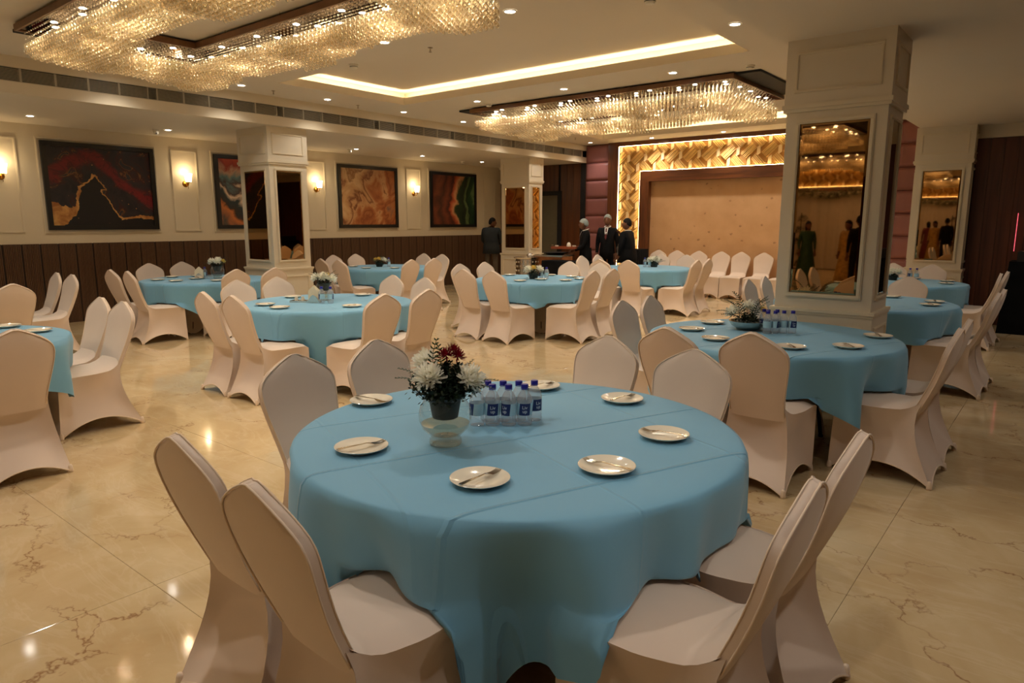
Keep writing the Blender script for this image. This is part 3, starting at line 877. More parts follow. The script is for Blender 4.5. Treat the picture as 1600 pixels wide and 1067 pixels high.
for a, b_, c, d in ((-CW - .33, CW + .33, -CDp + .06, -CDp + ARM - .06), (-CW - .33, CW + .33, CDp - ARM + .06, CDp - .06), (-CW - .33, -CW + SIDE - .06, -CDp + ARM - .06, CDp - ARM + .06), (CW - SIDE + .06, CW + .33, -CDp + ARM - .06, CDp - ARM + .06)):
    mp.box(a, b_, c, d, ZT + .04, ZC - .001)
mount_me = mp.mesh('mounting_plate'); mount_me.materials.append(M['slot_black'])
lamp_me = MB().lathe([(.0005, -.004), (.026, -.004), (.030, -.001)], 14, cap=False).mesh('lamp_disc'); lamp_me.materials.append(M['chand_disc'])
LAMPS = [(x, s_ * (CDp - o_)) for s_ in (-1, 1) for k, x in enumerate([-2.0 + .333 * q for q in range(13)]) for o_ in ((.13,) if k % 2 else (.36,))]
LAMPS += [(s_ * (CW - o_), y) for s_ in (-1, 1) for y, o_ in ((-.3, .16), (-.1, .45), (.1, .16), (.3, .45))]
LAMPS += [(x, s_ * (CDp - .20)) for s_ in (-1, 1) for x in (-1.85, -1.2, -.55, .1, .75, 1.4, 2.05)]
rod_me = MB().tube([(0, 0, ZT + .04), (0, 0, ZC)], .004, 6).mesh('rod'); rod_me.materials.append(M['steel'])
def chandelier(cx, cy, lab, singles, stuff_me=None):
    e = tag(empty('chandelier', (cx, cy, 0)), lab, 'chandelier', None)
    put('mirror_tray', tray_me, None, e); put('border', border_me, None, e); put('mounting_plate', mount_me, None, e)
    for x, y in LAMPS:
        o = put('lamp_disc', lamp_me, None, e, (x, y, ZT))
    for x in (-1.9, -.95, 0, .95, 1.9):
        for y in (-CDp + ARM + .03, CDp - ARM - .03):
            put('rod', rod_me, None, e, (x, y, 0))
    P = sorted(pts, key=lambda p: (p[0] + cx) ** 2 + (p[1] + cy) ** 2)
    for x, y in P[:singles]:
        put('crystal_strand', strand_me[bead_count(x, y)], None, e, (x, y, 0))
    if stuff_me is None:
        q = MB()
        V0 = np.array(BEAD.v); F0 = BEAD.f
        for x, y in P[singles:]:
            strand_mb(bead_count(x, y), rnd, q, x, y)
        stuff_me = q.mesh('crystal_strands', True); stuff_me.materials.append(M['crystal'])
    o = put('crystal_strands', stuff_me, None, e); o['kind'] = 'stuff'
    for x in (-1.9, -1.14, -.38, .38, 1.14, 1.9):
        for y in (-CDp + .25, CDp - .25):
            spot('chandelier_lamp', (x, y, ZT - .008), P_CHAND, (1, .80, .54), 165, .5, .03, e)
    for x in (-CW + .3, CW - .3):
        spot('chandelier_lamp', (x, 0, ZT - .008), P_CHAND, (1, .80, .54), 165, .5, .03, e)
    return stuff_me
chandelier(-5.80, 3.41, 'large rectangular crystal ring chandelier near the camera at upper left', 300)
full = chandelier(-5.80, 9.81, 'large rectangular crystal ring chandelier in front of the stage', 300)
q = MB()
for x, y in pts: strand_mb(bead_count(x, y), rnd, q, x, y)
fullm = q.mesh('crystal_strands', True); fullm.materials.append(M['crystal'])
chandelier(-5.80, -3.0, 'rectangular crystal chandelier behind the camera seen only in mirrors', 0, fullm)
chandelier(-5.80, -9.4, 'rectangular crystal chandelier at the far end behind the camera', 0, fullm)

# ------------------------------------------------------------------ CHAIRS
# outline of the back, half width against distance along the back from the waist
OUT = [(0.0, .164), (.05, .165), (.11, .171), (.18, .182), (.25, .194), (.31, .2025), (.35, .205), (.378, .2015), (.400, .191), (.422, .170), (.444, .139), (.466, .101), (.485, .064), (.498, .036), (.506, .014)]
Y0, Z0 = -.205, .452
LEAN = .155 / .484
def back_pt(s, u, off):
    d = Vector((0, -sin(math.atan(LEAN)), cos(math.atan(LEAN))))
    n = Vector((0, cos(math.atan(LEAN)), sin(math.atan(LEAN))))
    p = Vector((u, Y0, Z0)) + d * (s * 1.043) + n * off
    p.y += .10 * u * u * 1.5 - .02 * sin(pi * min(1, s / .5)) * 1.0
    return p
def hw(s):
    for (a, wa), (b_, wb_) in zip(OUT, OUT[1:]):
        if s <= b_: return wa + (wb_ - wa) * (s - a) / (b_ - a)
    return OUT[-1][1]
S_ROWS = [-.03] + [o_[0] for o_ in OUT]
NU = 9
T2 = .020
bk = MB()
rings = []
for s in S_ROWS:
    w_ = hw(max(s, 0))
    ring = []
    th = T2 if s < .44 else T2 * (.9 if s < .48 else .72)
    for i in range(NU):
        u = -w_ + 2 * w_ * i / (NU - 1)
        edge = abs(u) / max(w_, 1e-6)
        ring.append(back_pt(s, u * (1 if edge < .95 else .985), th * (1 - .25 * max(0, edge - .7) / .3) if edge < .99 else th * .55))
    for i in range(NU - 1, -1, -1):
        u = -w_ + 2 * w_ * i / (NU - 1)
        edge = abs(u) / max(w_, 1e-6)
        ring.append(back_pt(s, u * (1 if edge < .95 else .985), -th * (1 - .25 * max(0, edge - .7) / .3) if edge < .99 else -th * .55))
    rings += ring
bk.grid(rings, NU * 2, len(S_ROWS), closeu=True)
nt = len(rings) - NU * 2
bk.f.append(tuple(nt + k for k in range(NU * 2)))
back_me = bk.mesh('backrest', True, 70); back_me.materials.append(M['spandex'])
pp = MB()
pth = [back_pt(s, -hw(s) * .985, -T2 * .72) for s in [o_[0] for o_ in OUT]] + [back_pt(.506, 0, -T2 * .6)] + [back_pt(s, hw(s) * .985, -T2 * .72) for s in [o_[0] for o_ in OUT][::-1]]
pp.tube(pth, .0035, 6)
pth = [back_pt(s, -hw(s) * .985, T2 * .66) for s in [o_[0] for o_ in OUT]] + [back_pt(.506, 0, T2 * .5)] + [back_pt(s, hw(s) * .985, T2 * .66) for s in [o_[0] for o_ in OUT][::-1]]
pp.tube(pth, .0028, 6)
pipe_me = pp.mesh('piping', True); pipe_me.materials.append(M['spandex_seam'])
# seat: domed top that sweeps up into the back
SX = [-1 + 2 * i / 8 for i in range(9)]
SYs = [-.215, -.195, -.165, -.12, -.05, .04, .13, .19, .222, .238, .243]
def seat_w(y):
    return .164 + (.215 - .164) * min(1, max(0, (y + .215) / .458) * 2.2)
def seat_rise(y):
    return .055 * ((-.10 - y) / .115) ** 2 if y < -.10 else 0.0
se = []
for y in SYs:
    w_ = seat_w(y)
    for u in SX:
        z = .462 + .016 * (1 - u ** 4) * (1 - (max(0, (y - .0) / .243)) ** 6) + seat_rise(y)
        if y > .22: z -= (.004 if y < .23 else .012 if y < .24 else .026)
        if abs(u) > .99: z -= .014
        se.append((u * w_ * (1 if abs(u) < .99 else 1.006), y, z))
seat_me = MB().grid(se, 9, len(SYs)).mesh('seat_cover', True, 80); seat_me.materials.append(M['spandex'])
# skirt: four stretched sides with arched hems pinned at four feet
TOPC = [(-.2175, .2445, .434), (.2175, .2445, .434), (.166, -.228, .500), (-.166, -.228, .500)]
BOTC = [(-.212, .262), (.212, .262), (.228, -.335), (-.228, -.335)]
sk, hm, feet = MB(), MB(), MB()
for si in range(4):
    a, b_ = TOPC[si], TOPC[(si + 1) % 4]
    c, d = BOTC[si], BOTC[(si + 1) % 4]
    n, mrow = 14, 9
    ah = (.085, .105, .075, .105)[si]
    P = []
    for j in range(mrow):
        v_ = j / (mrow - 1)
        for i in range(n + 1):
            u = i / n
            top = Vector(a).lerp(Vector(b_), u)
            if si in (1, 3):
                yy = top.y
                top.x = (1 if si == 1 else -1) * (seat_w(max(yy, -.215)) * 1.008 + .001)
                top.z = .452 + seat_rise(max(yy, -.215)) * .9 - (.018 * max(0, (yy - .2) / .043))
            if si == 0: top.z = .434 + .004 * (1 - abs(2 * u - 1) ** 4); top.y = .2445
            zb = .004 + ah * (1 - abs(2 * u - 1) ** 2.0)
            bot = Vector((c[0] + (d[0] - c[0]) * u, c[1] + (d[1] - c[1]) * u, zb))
            p = top.lerp(bot, v_)
            # corner edges sweep in a curve from waist to foot
            ctr = Vector((0, -.02, 0))
            inn = -.030 * sin(pi * v_) * (1 if si in (1, 3, 2) else .5) - .020 * (1 - abs(2 * u - 1) ** 2) * sin(pi * min(1, v_ * 1.0)) * 1.1 - .012 * v_ * (1 - abs(2 * u - 1) ** 2)
            dirv = (Vector((p.x, p.y, 0)) - ctr)
            dirv.normalize()
            if si == 2: dirv = Vector((0, -1, 0)); inn *= 1.25
            if si in (1, 3): dirv = Vector((1 if si == 1 else -1, 0, 0))
            if si == 0: dirv = Vector((0, 1, 0))
            # rear corners pull inward consistently on both neighbouring sides
            q_ = p + dirv * inn * (1 - abs(2 * u - 1) ** 6)
            if (si == 2) or (si == 1 and u > .5) or (si == 3 and u < .5):
                wgt = 1 if si == 2 else abs(2 * u - 1)
                q_.y += .055 * sin(pi * v_ ** .8) * wgt * 1.0
            P.append(q_)
    sk.grid(P, n + 1, mrow)
    hm.tube(P[-(n + 1):], .0045, 5)
skirt_me = sk.mesh('skirt', True, 60); skirt_me.materials.append(M['spandex'])
hem_me = hm.mesh('hem', True); hem_me.materials.append(M['spandex_seam'])
foot_mes = []
foot_m = MB().lathe([(.016, 0), (.017, .012), (.013, .04), (.008, .05)], 8).mesh('foot', True); foot_m.materials.append(M['spandex_seam'])
def chair(x, y, deg, lab, group):
    e = tag(empty('banquet_chair', (x, y, 0), radians(deg)), lab, 'chair', group)
    put('backrest', back_me, None, e); put('piping', pipe_me, None, e); put('seat_cover', seat_me, None, e)
    put('skirt', skirt_me, None, e); put('hem', hem_me, None, e)
    for bx, by in BOTC: put('foot', foot_m, None, e, (bx * .965, by * .965, 0))
    return e
APEX = back_pt(.508, 0, 0).y

# ------------------------------------------------------------------ TABLES, CLOTHS, CHAIRS
TR, TH = .87, .757
TABLES = {  # centre, cloth angle (a corner's direction), phrase, drop
    'T1': (-1.67, 2.10, -67, 'the big foreground table'),
    'T2': (-6.04, 4.39, -40, 'the napkin-holder table left of centre'),
    'T3': (-6.17, 8.15, 8, 'the table before the waiters'),
    'T4': (-6.17, 11.5, -72, 'the table by the stage'),
    'T5': (-1.68, 5.13, -18, 'the table before the right pillar'),
    'T6': (-1.68, 8.00, -10, 'the table behind the right pillar'),
    'T7': (-1.90, 10.95, -8, 'the table at far right pillar'),
    'T8': (-9.94, 5.08, -14, 'the table before the left pillar'),
    'T9': (-10.0, 8.62, 10, 'the table behind the left pillar'),
    'T10': (-6.12, 1.08, -20, 'the table cut by left edge'),
    'T11': (-9.75, 1.85, 5, 'the table in far left corner'),
}
# chairs: side of the table and the measured apex of each back
CH = {
    'T1': dict(S=[(-2.02, .90), (-1.50, .84)], E=[(-.43, 1.72), (-.43, 2.22)], W=[(-2.82, 1.86), (-2.84, 2.38)], N=[(-1.96, 3.26), (-1.41, 3.17)]),
    'T5': dict(S=[(-1.86, 3.78), (-1.38, 3.90)], E=[(-.466, 4.84), (-.47, 5.36)], W=[(-2.77, 4.88), (-2.77, 5.36)]),
    'T6': dict(E=[(-.47, 7.56), (-.46, 8.02)], W=[(-2.74, 7.60), (-2.75, 8.16)], N=[(-1.93, 9.2), (-1.45, 9.14)]),
    'T7': dict(E=[(-.66, 10.5), (-.62, 10.98)], W=[(-3.0, 10.7), (-3.0, 11.2)], N=[(-2.15, 12.08), (-1.62, 12.06)]),
    'T2': dict(S=[(-6.15, 3.10), (-5.64, 3.10)], E=[(-4.70, 4.02), (-4.72, 4.58)], W=[(-7.08, 3.98), (-7.12, 4.50)], N=[(-6.33, 5.53), (-5.76, 5.51)]),
    'T3': dict(S=[(-6.40, 6.86), (-5.86, 6.84)], E=[(-4.88, 7.76), (-4.88, 8.26)], W=[(-7.24, 7.72), (-7.28, 8.34)], N=[(-6.34, 9.32), (-5.74, 9.28)]),
    'T4': dict(S=[(-6.34, 10.24), (-5.80, 10.27)], E=[(-4.92, 11.10), (-4.94, 11.62)], W=[(-7.24, 11.1), (-7.26, 11.7)], N=[(-6.42, 12.7), (-5.86, 12.66)]),
    'T8': dict(S=[(-10.05, 3.82), (-9.56, 3.84)], E=[(-8.76, 4.92), (-8.66, 5.44)], W=[(-11.06, 4.78), (-11.12, 5.32)]),
    'T9': dict(S=[(-10.24, 7.32), (-9.68, 7.28)], E=[(-8.76, 8.12), (-8.78, 8.68)], W=[(-11.16, 8.30), (-11.16, 8.84)], N=[(-10.3, 9.86), (-9.78, 9.86)]),
    'T10': dict(E=[(-4.82, 1.28), (-4.84, .76)], N=[(-6.36, 2.30), (-5.87, 2.28)]),
    'T11': dict(E=[(-8.46, 2.28), (-8.48, 1.70)], N=[(-9.97, 3.14), (-9.46, 3.14)]),
}
ROT = dict(S=0, E=90, N=180, W=-90)
SIDE_W = dict(S='near', E='right-hand', N='far', W='left-hand')
FOOT = {}
for T, sides in CH.items():
    FOOT[T] = []
    for sd, lst in sides.items():
        lst2 = sorted(lst, key=lambda p: screen_x(*p))
        for i, (ax, ay) in enumerate(lst2):
            deg = ROT[sd] + rnd.uniform(-3, 3)
            a = radians(deg)
            out_ = {'N': .035, 'W': .04}.get(sd, 0.0)
            px, py = ax + sin(a) * (APEX + out_), ay - cos(a) * (APEX + out_)
            wd = ('left', 'right')[i] if abs(screen_x(*lst2[0]) - screen_x(*lst2[1])) > .02 else ('nearer', 'farther')[i]
            chair(px, py, deg, 'white covered banquet chair, %s of the %s pair at %s' % (wd, SIDE_W[sd], TABLES[T][3]), 'chairs around ' + TABLES[T][3])
            FOOT[T].append((px, py, a))
for i, x in enumerate((-7.44, -6.97, -6.45, -5.94, -5.50, -5.01, -4.5)):
    chair(x, 14.62 + APEX, 180 + rnd.uniform(-2, 2), 'white covered chair in the stage row, %s from the left' % ordinal(i), 'row of chairs on the stage')

top_me = MB().lathe([(.0, TH - .045), (TR - .030, TH - .045), (TR - .018, TH - .038), (TR - .018, TH - .014), (TR - .03, TH - .008), (.0, TH - .008)], 48, cap=False).mesh('tabletop', True, 40)
top_me.materials.append(M['table_cover'])
# stretch cover: four feet with arches between them, waisted
cv = []
NA, NR = 96, 10
for j in range(NR):
    v_ = j / (NR - 1)
    for k in range(NA):
        a = 2 * pi * k / NA
        c4 = abs(cos(2 * a)) ** 1.0     # 1 at the feet
        fz = .005 + .40 * (1 - abs(cos(2 * a)) ** .8)
        z = (TH - .03) + (fz - (TH - .03)) * v_
        rbot = .42
        rr = (TR - .022) + (rbot - (TR - .022)) * (v_ ** .6) * (1.0)
        rr -= .20 * sin(pi * v_) * (1 - .3 * c4)
        if v_ == 0: rr = TR - .021
        cv.append((rr * cos(a), rr * sin(a), z))
cover_me = MB().grid(cv, NA, NR, closeu=True).mesh('stretch_cover', True); cover_me.materials.append(M['table_cover'])
leg_me = MB().tube([(.30, 0, TH - .05), (.40, 0, .012)], .014, 8).tube([(.30, -.16, TH - .06), (.30, .16, TH - .06)], .010, 6).lathe([(.018, 0), (.018, .015)], 10, Matrix.Translation((.401, 0, 0))).mesh('leg', True, 40)
leg_me.materials.append(M['black_plastic'])

def cloth(T):
    cx, cy, ang, phrase = TABLES[T]
    L = 1.26 if T == 'T1' else 1.185
    A1 = .095 if T == 'T1' else .07
    R0 = TR + .006
    big = T in ('T1', 'T5', 'T2')
    na = 288 if T == 'T1' else (192 if big else 128)
    rs_ = [0, .15, .3, .45, .6, .72, .80, .845, .862, R0]
    rows = []
    r2 = random.Random(sum(map(ord, T)) * 13)
    ph = [r2.uniform(0, 6.28) for _ in range(6)]
    nd = 16 if big else 11
    V, F = [], []
    a0 = radians(ang)
    for k in range(na):
        th = 2 * pi * k / na
        rel = th - a0
        # square cloth whose corners lie at rel = 0, 90, ...
        q = (rel + pi / 4) % (pi / 2) - pi / 4
        mat_len = L / max(abs(cos(rel + pi / 4)), abs(sin(rel + pi / 4)))
        drop = min(mat_len - R0, .76)
        if T == 'T1' and sin(th) > -.35: drop = min(drop, .33 + .02 * sin(5 * th))
        corner = math.exp(-(q / .30) ** 2)
        pts_ = []
        for r_ in rs_:
            zz = TH + .0045 - (.010 * max(0, (r_ - .80) / (R0 - .80)) ** 3)
            pts_.append((r_ * cos(th), r_ * sin(th), zz))
        for j in range(1, nd + 1):
            s_ = drop * (j / nd)
            # folds grow downwards; corners gather into deep cones
            fold = A1 * ((.5 + .5 * sin((9 if T == 'T1' else 8) * th + ph[0] + 1.2 * sin(2 * th + ph[3]))) ** 1.6 - .55) + .030 * sin(15 * th + ph[1] + .9 * sin(3 * th)) + .010 * sin(29 * th + ph[2])
            amp = (s_ / .30) ** .75
            cf = corner * .060 * sin(11 * q + ph[4]) * (s_ / .5) + corner * .035 * sin(23 * q + ph[5]) * (s_ / .5)
            flare = .012
            rr = R0 + .012 * min(1, s_ / .03) + fold * min(amp, 1.8) + cf + flare * (.4 + .3 * (1 - corner)) * min(1, s_ / .1) - corner * .08 * (s_ / .7) * 1.2
            if T == 'T1': rr += math.exp(-(q / .5) ** 2) * .075 * (cos(10 * q) - .25) * min(1, s_ / .32) - cf - fold * min(amp, 1.8) * .6 * corner
            rr = max(rr, R0 + .003 - .62 * s_)
            zz = TH - .0055 - s_ * .985
            if s_ < .03: zz = TH - .0055 - s_ * .9
            x, y = rr * cos(th), rr * sin(th)
            pts_.append((x, y, max(zz, .03)))
        rows.append(pts_)
    nr = len(rows[0])
    def settle(strength):
        for k in range(na):
            for j in range(len(rs_), nr):
                x, y, zz = rows[k][j]
                s_ = TH - zz
                for fx, fy, fa in FOOT.get(T, []):
                    dx, dy = cx + x - fx, cy + y - fy
                    lx, ly = dx * cos(fa) + dy * sin(fa), -dx * sin(fa) + dy * cos(fa)
                    if abs(lx) < .246 and -.25 < ly < .282 and zz < .492:
                        side = .246 - abs(lx)
                        front = .282 - ly
                        if zz < .455 and min(side, front) < .075:
                            if side < front:
                                sg = 1 if lx > 0 else -1
                                x += cos(fa) * side * sg; y += sin(fa) * side * sg
                            else:
                                x += -sin(fa) * front; y += cos(fa) * front
                        else:
                            zz = .492 + .002 * (j - len(rs_)) / nd
                rows[k][j] = (x, y, max(zz, .03))
    settle(1)
    for it in range(2):
        new = [list(r_) for r_ in rows]
        for k in range(na):
            for j in range(len(rs_) + 1, nr):
                P0 = [rows[(k + o_) % na][j] for o_ in (-2, -1, 0, 1, 2)] + [rows[k][j - 1]] + ([rows[k][j + 1]] if j + 1 < nr else [rows[k][j]])
                wt = (.10, .16, .34, .16, .10, .07, .07)
                new[k][j] = tuple(sum(p[c] * w_ for p, w_ in zip(P0, wt)) for c in range(3))
        rows = new
        if it % 2: settle(1)
    m_ = MB()
    flat = [rows[k][j] for j in range(nr) for k in range(na)]
    m_.grid(flat, na, nr, closeu=True)
    o = m_.build('tablecloth', 'blue_cloth', None, True, None, (cx, cy, 0))
    tag(o, 'sky blue cloth draped over ' + phrase, 'tablecloth', 'blue tablecloths')
    return o
for T, (cx, cy, ang, phrase) in TABLES.items():
    e = tag(empty('round_table', (cx, cy, 0), radians(ang + 45)), 'round table in a cream stretch cover under blue cloth, ' + phrase.replace('the ', 'the ', 1), 'table', 'round banquet tables')
    put('tabletop', top_me, None, e); put('stretch_cover', cover_me, None, e)
    for k in range(4): put('leg', leg_me, None, e, (0, 0, 0), k * pi / 2)
    cloth(T)
# ironed creases of the foreground cloth
cx, cy, ang, _ = TABLES['T1']

# ------------------------------------------------------------------ TABLEWARE
ZTOP = TH + .0045
plate_me = MB().lathe([(.0, .004), (.052, .004), (.056, .0), (.062, .0), (.066, .004), (.085, .012), (.0965, .0175), (.0975, .0195), (.096, .0205), (.084, .0165), (.066, .009), (.05, .0075), (.0, .0075)], 40, cap=False).mesh('plate', True, 50)
plate_me.materials.append(M['porcelain'])
fk = MB()
prof = [(-.095, .0075, .0), (-.085, .0085, .001), (-.05, .0055, .003), (-.01, .003, .004), (.02, .003, .006), (.033, .009, .0035), (.045, .012, .0008)]
for (a, wa, za), (b_, wb_, zb) in zip(prof, prof[1:]):
    fk.add([(a, -wa, za), (a, wa, za), (b_, wb_, zb), (b_, -wb_, zb), (a, -wa, za + .0022), (a, wa, za + .0022), (b_, wb_, zb + .0022), (b_, -wb_, zb + .0022)],
           [(0, 1, 2, 3), (7, 6, 5, 4), (0, 3, 7, 4), (1, 5, 6, 2), (0, 4, 5, 1), (3, 2, 6, 7)])
for k in range(4):
    y = -.0095 + k * .00633
    fk.tube([(.044, y, .002), (.066, y, .0015), (.085, y, .005), (.094, y, .009)], [.0019, .0018, .0015, .0009], 5)
fork_me = fk.mesh('fork', True, 40); fork_me.materials.append(M['brass'] if False else M['steel'])
PLATES = {
    'T1': [(-2.436, 1.984, 'bd'), (-1.941, 1.528, -20), (-1.394, 1.562, 5), (-1.14, 1.916, 108), (-1.153, 2.359, 105), (-1.555, 2.737, 60), (-2.001, 2.704, 50)],
    'T5': [(-2.22, 4.95, 20), (-2.24, 5.39, 10), (-1.9, 4.64, 20), (-1.38, 4.63, 120), (-1.09, 4.89, 120), (-1.03, 5.48, 110)],
    'T2': [(-6.23, 3.78, 30), (-5.9, 3.73, 60), (-6.66, 4.38, 50), (-5.46, 4.25, 120), (-6.22, 5.0, 100)],
    'T3': [(-6.01, 7.62, 40), (-5.56, 8.09, 90), (-5.94, 8.02, 60), (-6.83, 8.40, 20), (-6.32, 8.76, 0), (-5.88, 8.72, 50), (-5.56, 8.45, 80)],
    'T6': [(-1.51, 8.55, 30), (-1.05, 7.93, 110), (-1.06, 8.28, 100)],
    'T7': [(-1.78, 11.6, 30), (-1.33, 11.36, 110), (-1.28, 10.89, 100)],
    'T8': [(-10.15, 4.48, 30), (-9.76, 4.56, 80), (-10.55, 4.88, 50), (-10.45, 5.22, 60), (-9.94, 4.93, 100), (-9.37, 4.96, 40)],
    'T9': [(-10.45, 8.2, 30), (-9.88, 8.04, 60), (-9.5, 8.38, 70)],
    'T10': [(-6.5, 1.68, 60), (-6.04, 1.75, 80)],
}
for T, lst in PLATES.items():
    lst = sorted(lst, key=lambda p: screen_x(p[0], p[1]))
    for i, (x, y, fa) in enumerate(lst):
        o = put('plate', plate_me, None, None, (x, y, ZTOP))
        tag(o, 'white plate with fork, %s from left on %s' % (ordinal(i), TABLES[T][3]), 'plate', 'plates on ' + TABLES[T][3])
        if T == 'T1':
            fa = {0: 79, 1: 9, 2: 91, 3: 84, 4: 177, 5: 86, 6: 182}.get(i, 60)
        fo = put('fork', fork_me, None, None, (x + .004, y - .003, ZTOP + .0185), radians(fa))
        fo.rotation_euler = (0, radians(3), radians(fa))
        tag(fo, 'steel fork on plate, %s from left on %s' % (ordinal(i), TABLES[T][3]), 'fork', 'forks on ' + TABLES[T][3])

# bottles
bt = MB().lathe([(.0, .004), (.018, .002), (.027, .0), (.0305, .006), (.0310, .014), (.0295, .020), (.0312, .026), (.0295, .032), (.0312, .038), (.0300, .044), (.0305, .050), (.0305, .095), (.0312, .100), (.0305, .106), (.027, .122), (.019, .136), (.0135, .144), (.0128, .152), (.0128, .156)], 24)
bottle_me = bt.mesh('bottle', True, 60); bottle_me.materials.append(M['bottle'])
capm = MB().lathe([(.0, .1565), (.0148, .1525), (.0150, .168), (.0135, .1705), (.0, .1705)], 20, cap=False).mesh('cap', True, 40); capm.materials.append(M['blue_cap'])
ring_me = MB().lathe([(.0152, .149), (.0152, .1515)], 20, cap=False).mesh('ring', True); ring_me.materials.append(M['blue_cap'])
lab_me = MB().lathe([(.0313, .045), (.0313, .094)], 32, cap=False).mesh('label', True); lab_me.materials.append(M['bottle_label'])
def text_mesh(s, size):
    c = bpy.data.curves.new('lettering', 'FONT'); c.body = s; c.size = size; c.align_x = 'CENTER'; c.align_y = 'CENTER'; c.space_line = .8
    o = bpy.data.objects.new('lettering', c); col.objects.link(o)
    dg = bpy.context.evaluated_depsgraph_get()
    me = bpy.data.meshes.new_from_object(o.evaluated_get(dg))
    bpy.data.objects.remove(o)
    return me
tm = text_mesh('Liv\nup', .0195)
for v_ in tm.vertices:
    x, y = v_.co.x, v_.co.y
    a = x / .0313 - pi / 2
    v_.co = (.0317 * cos(a), .0317 * sin(a), .070 + y)
tm.name = 'lettering'; tm.materials.clear(); tm.materials.append(M['label_ink'])
def bottle(x, y, deg, lab, group, z=ZTOP):
    e = tag(empty('water_bottle', (x, y, z), radians(deg)), lab, 'bottle', group)
    put('bottle', bottle_me, None, e); put('cap', capm, None, e); put('ring', ring_me, None, e)
    put('label', lab_me, None, e); put('lettering', tm, None, e)
    return e
BOT = {'T1': [(-1.830, 2.035, 75), (-1.780, 2.075, 55), (-1.727, 2.115, 20), (-1.680, 2.160, 42), (-1.690, 2.240, 110), (-1.835, 2.110, 60), (-1.785, 2.150, 80), (-1.735, 2.192, 30)],
       'T5': [(-1.783, 5.266, 30), (-1.717, 5.16, 60), (-1.675, 5.20, 80), (-1.63, 5.255, 60), (-1.575, 5.29, 20), (-1.74, 5.235, 90), (-1.69, 5.285, 70)],
       'T2': [(-5.961, 4.259, 60), (-5.889, 4.316, 80)], 'T3': [(-6.05, 8.17, 50), (-5.98, 8.20, 70), (-6.01, 8.25, 10)], 'T4': [(-6.20, 11.62, 40), (-6.12, 11.66, 60)],
       'T8': [(-10.05, 5.05, 40), (-9.98, 5.10, 60)], 'T9': [(-9.98, 8.66, 40)], 'T7': [(-1.80, 11.4, 30), (-1.72, 11.42, 60)]}
for T, lst in BOT.items():
    lst = sorted(lst, key=lambda p: screen_x(p[0], p[1]))
    for i, (x, y, d_) in enumerate(lst):
        bottle(x, y, (42, 118, -30, 92, 40, 135, 5, 70)[(i * 3 + len(T)) % 8], 'small blue-capped water bottle, %s from the left on %s' % (ordinal(i), TABLES[T][3]), 'water bottles on ' + TABLES[T][3])

# flower arrangements
def mum(r, petals, cup, seed):
    r3 = random.Random(seed)
    q = MB()
    for k in range(petals):
        f_ = (k + .5) / petals
        el = radians(8 + 82 * (1 - f_) ** 1.0 * 1.0) if cup else radians(-15 + 95 * f_)
        az = k * 2.39996 + r3.uniform(-.2, .2)
        el = radians(-20 + 100 * f_) + r3.uniform(-.12, .12)
        L_ = r * (1.0 - .45 * f_) * r3.uniform(.82, 1.12)
        d = Vector((cos(el) * cos(az), cos(el) * sin(az), sin(el)))
        sd = Vector((-sin(az), cos(az), 0)) * (r * .085)
        up = d.cross(sd).normalized() * (r * .05)
        b0 = d * (r * .08)
        tip = d * L_ + Vector((0, 0, r * .10 * (1 if f_ < .6 else -.2)))
        mid = d * (L_ * .6) - up * .6
        q.add([b0 - sd * .4, b0 + sd * .4, mid + sd, mid - sd, tip + sd * .45 + up, tip - sd * .45 + up, mid - up * .8], [(0, 1, 2, 6), (0, 6, 3), (6, 2, 4, 5), (3, 6, 5)])
    return q
def frond(L_, seed, n=11):
    r3 = random.Random(seed)
    q = MB()
    pth = []
    for k in range(n + 1):
        t_ = k / n
        pth.append(Vector((t_ * L_, 0, .28 * L_ * sin(t_ * 2.2))))
    q.tube(pth, .0012, 4)
    for k in range(2, n + 1):
        t_ = k / n
        ll = L_ * .26 * (1 - .75 * abs(t_ - .35) / .65) * r3.uniform(.85, 1.1)
        for s_ in (-1, 1):
            p = pth[k]
            tip = p + Vector((ll * .55, s_ * ll, -ll * .12))
            w_ = Vector((L_ * .022, 0, 0))
            m1_ = p.lerp(tip, .5) + Vector((0, 0, .003))
            q.add([p - w_ * .4, m1_ - w_, tip, m1_ + w_, p + w_ * .4], [(0, 1, 3, 4), (1, 2, 3)])
    return q
mum_w = mum(.066, 120, True, 1).mesh('flower_head', False); mum_w.materials.append(M['petal_white'])
mum_r = mum(.038, 60, True, 2).mesh('flower_head', False); mum_r.materials.append(M['petal_red'])
mum_y = mum(.045, 70, True, 3).mesh('flower_head', False); mum_y.materials.append(M['petal_yellow'])
fr_me = []
for k in range(4):
    me = frond(.15, 10 + k).mesh('fern_frond'); me.materials.append(M['fern' if k % 2 else 'fern_dark']); fr_me.append(me)
def leafball(seed, n, r, zs):
    r3 = random.Random(seed); q = MB()
    for k in range(n):
        az, el = r3.uniform(0, 2 * pi), r3.uniform(-.2, 1.35)
        d = Vector((cos(el) * cos(az), cos(el) * sin(az), sin(el) * zs)) * r * r3.uniform(.5, 1)
        t_ = Vector((r3.uniform(-1, 1), r3.uniform(-1, 1), r3.uniform(-.4, 1))).normalized() * r3.uniform(.014, .030)
        s_ = t_.cross(Vector((.3, .2, 1))).normalized() * .006
        q.add([d, d + t_ * .5 + s_, d + t_, d + t_ * .5 - s_], [(0, 1, 2, 3)])
    return q
leaf_me = leafball(5, 420, .085, .7).mesh('leaf_filler'); leaf_me.materials.append(M['fern_dark'])
bowl_prof = [(.045, .0), (.058, .002), (.062, .010), (.060, .024), (.052, .034), (.062, .042), (.085, .065), (.097, .095), (.099, .120), (.092, .150), (.078, .172), (.074, .182), (.080, .190)]
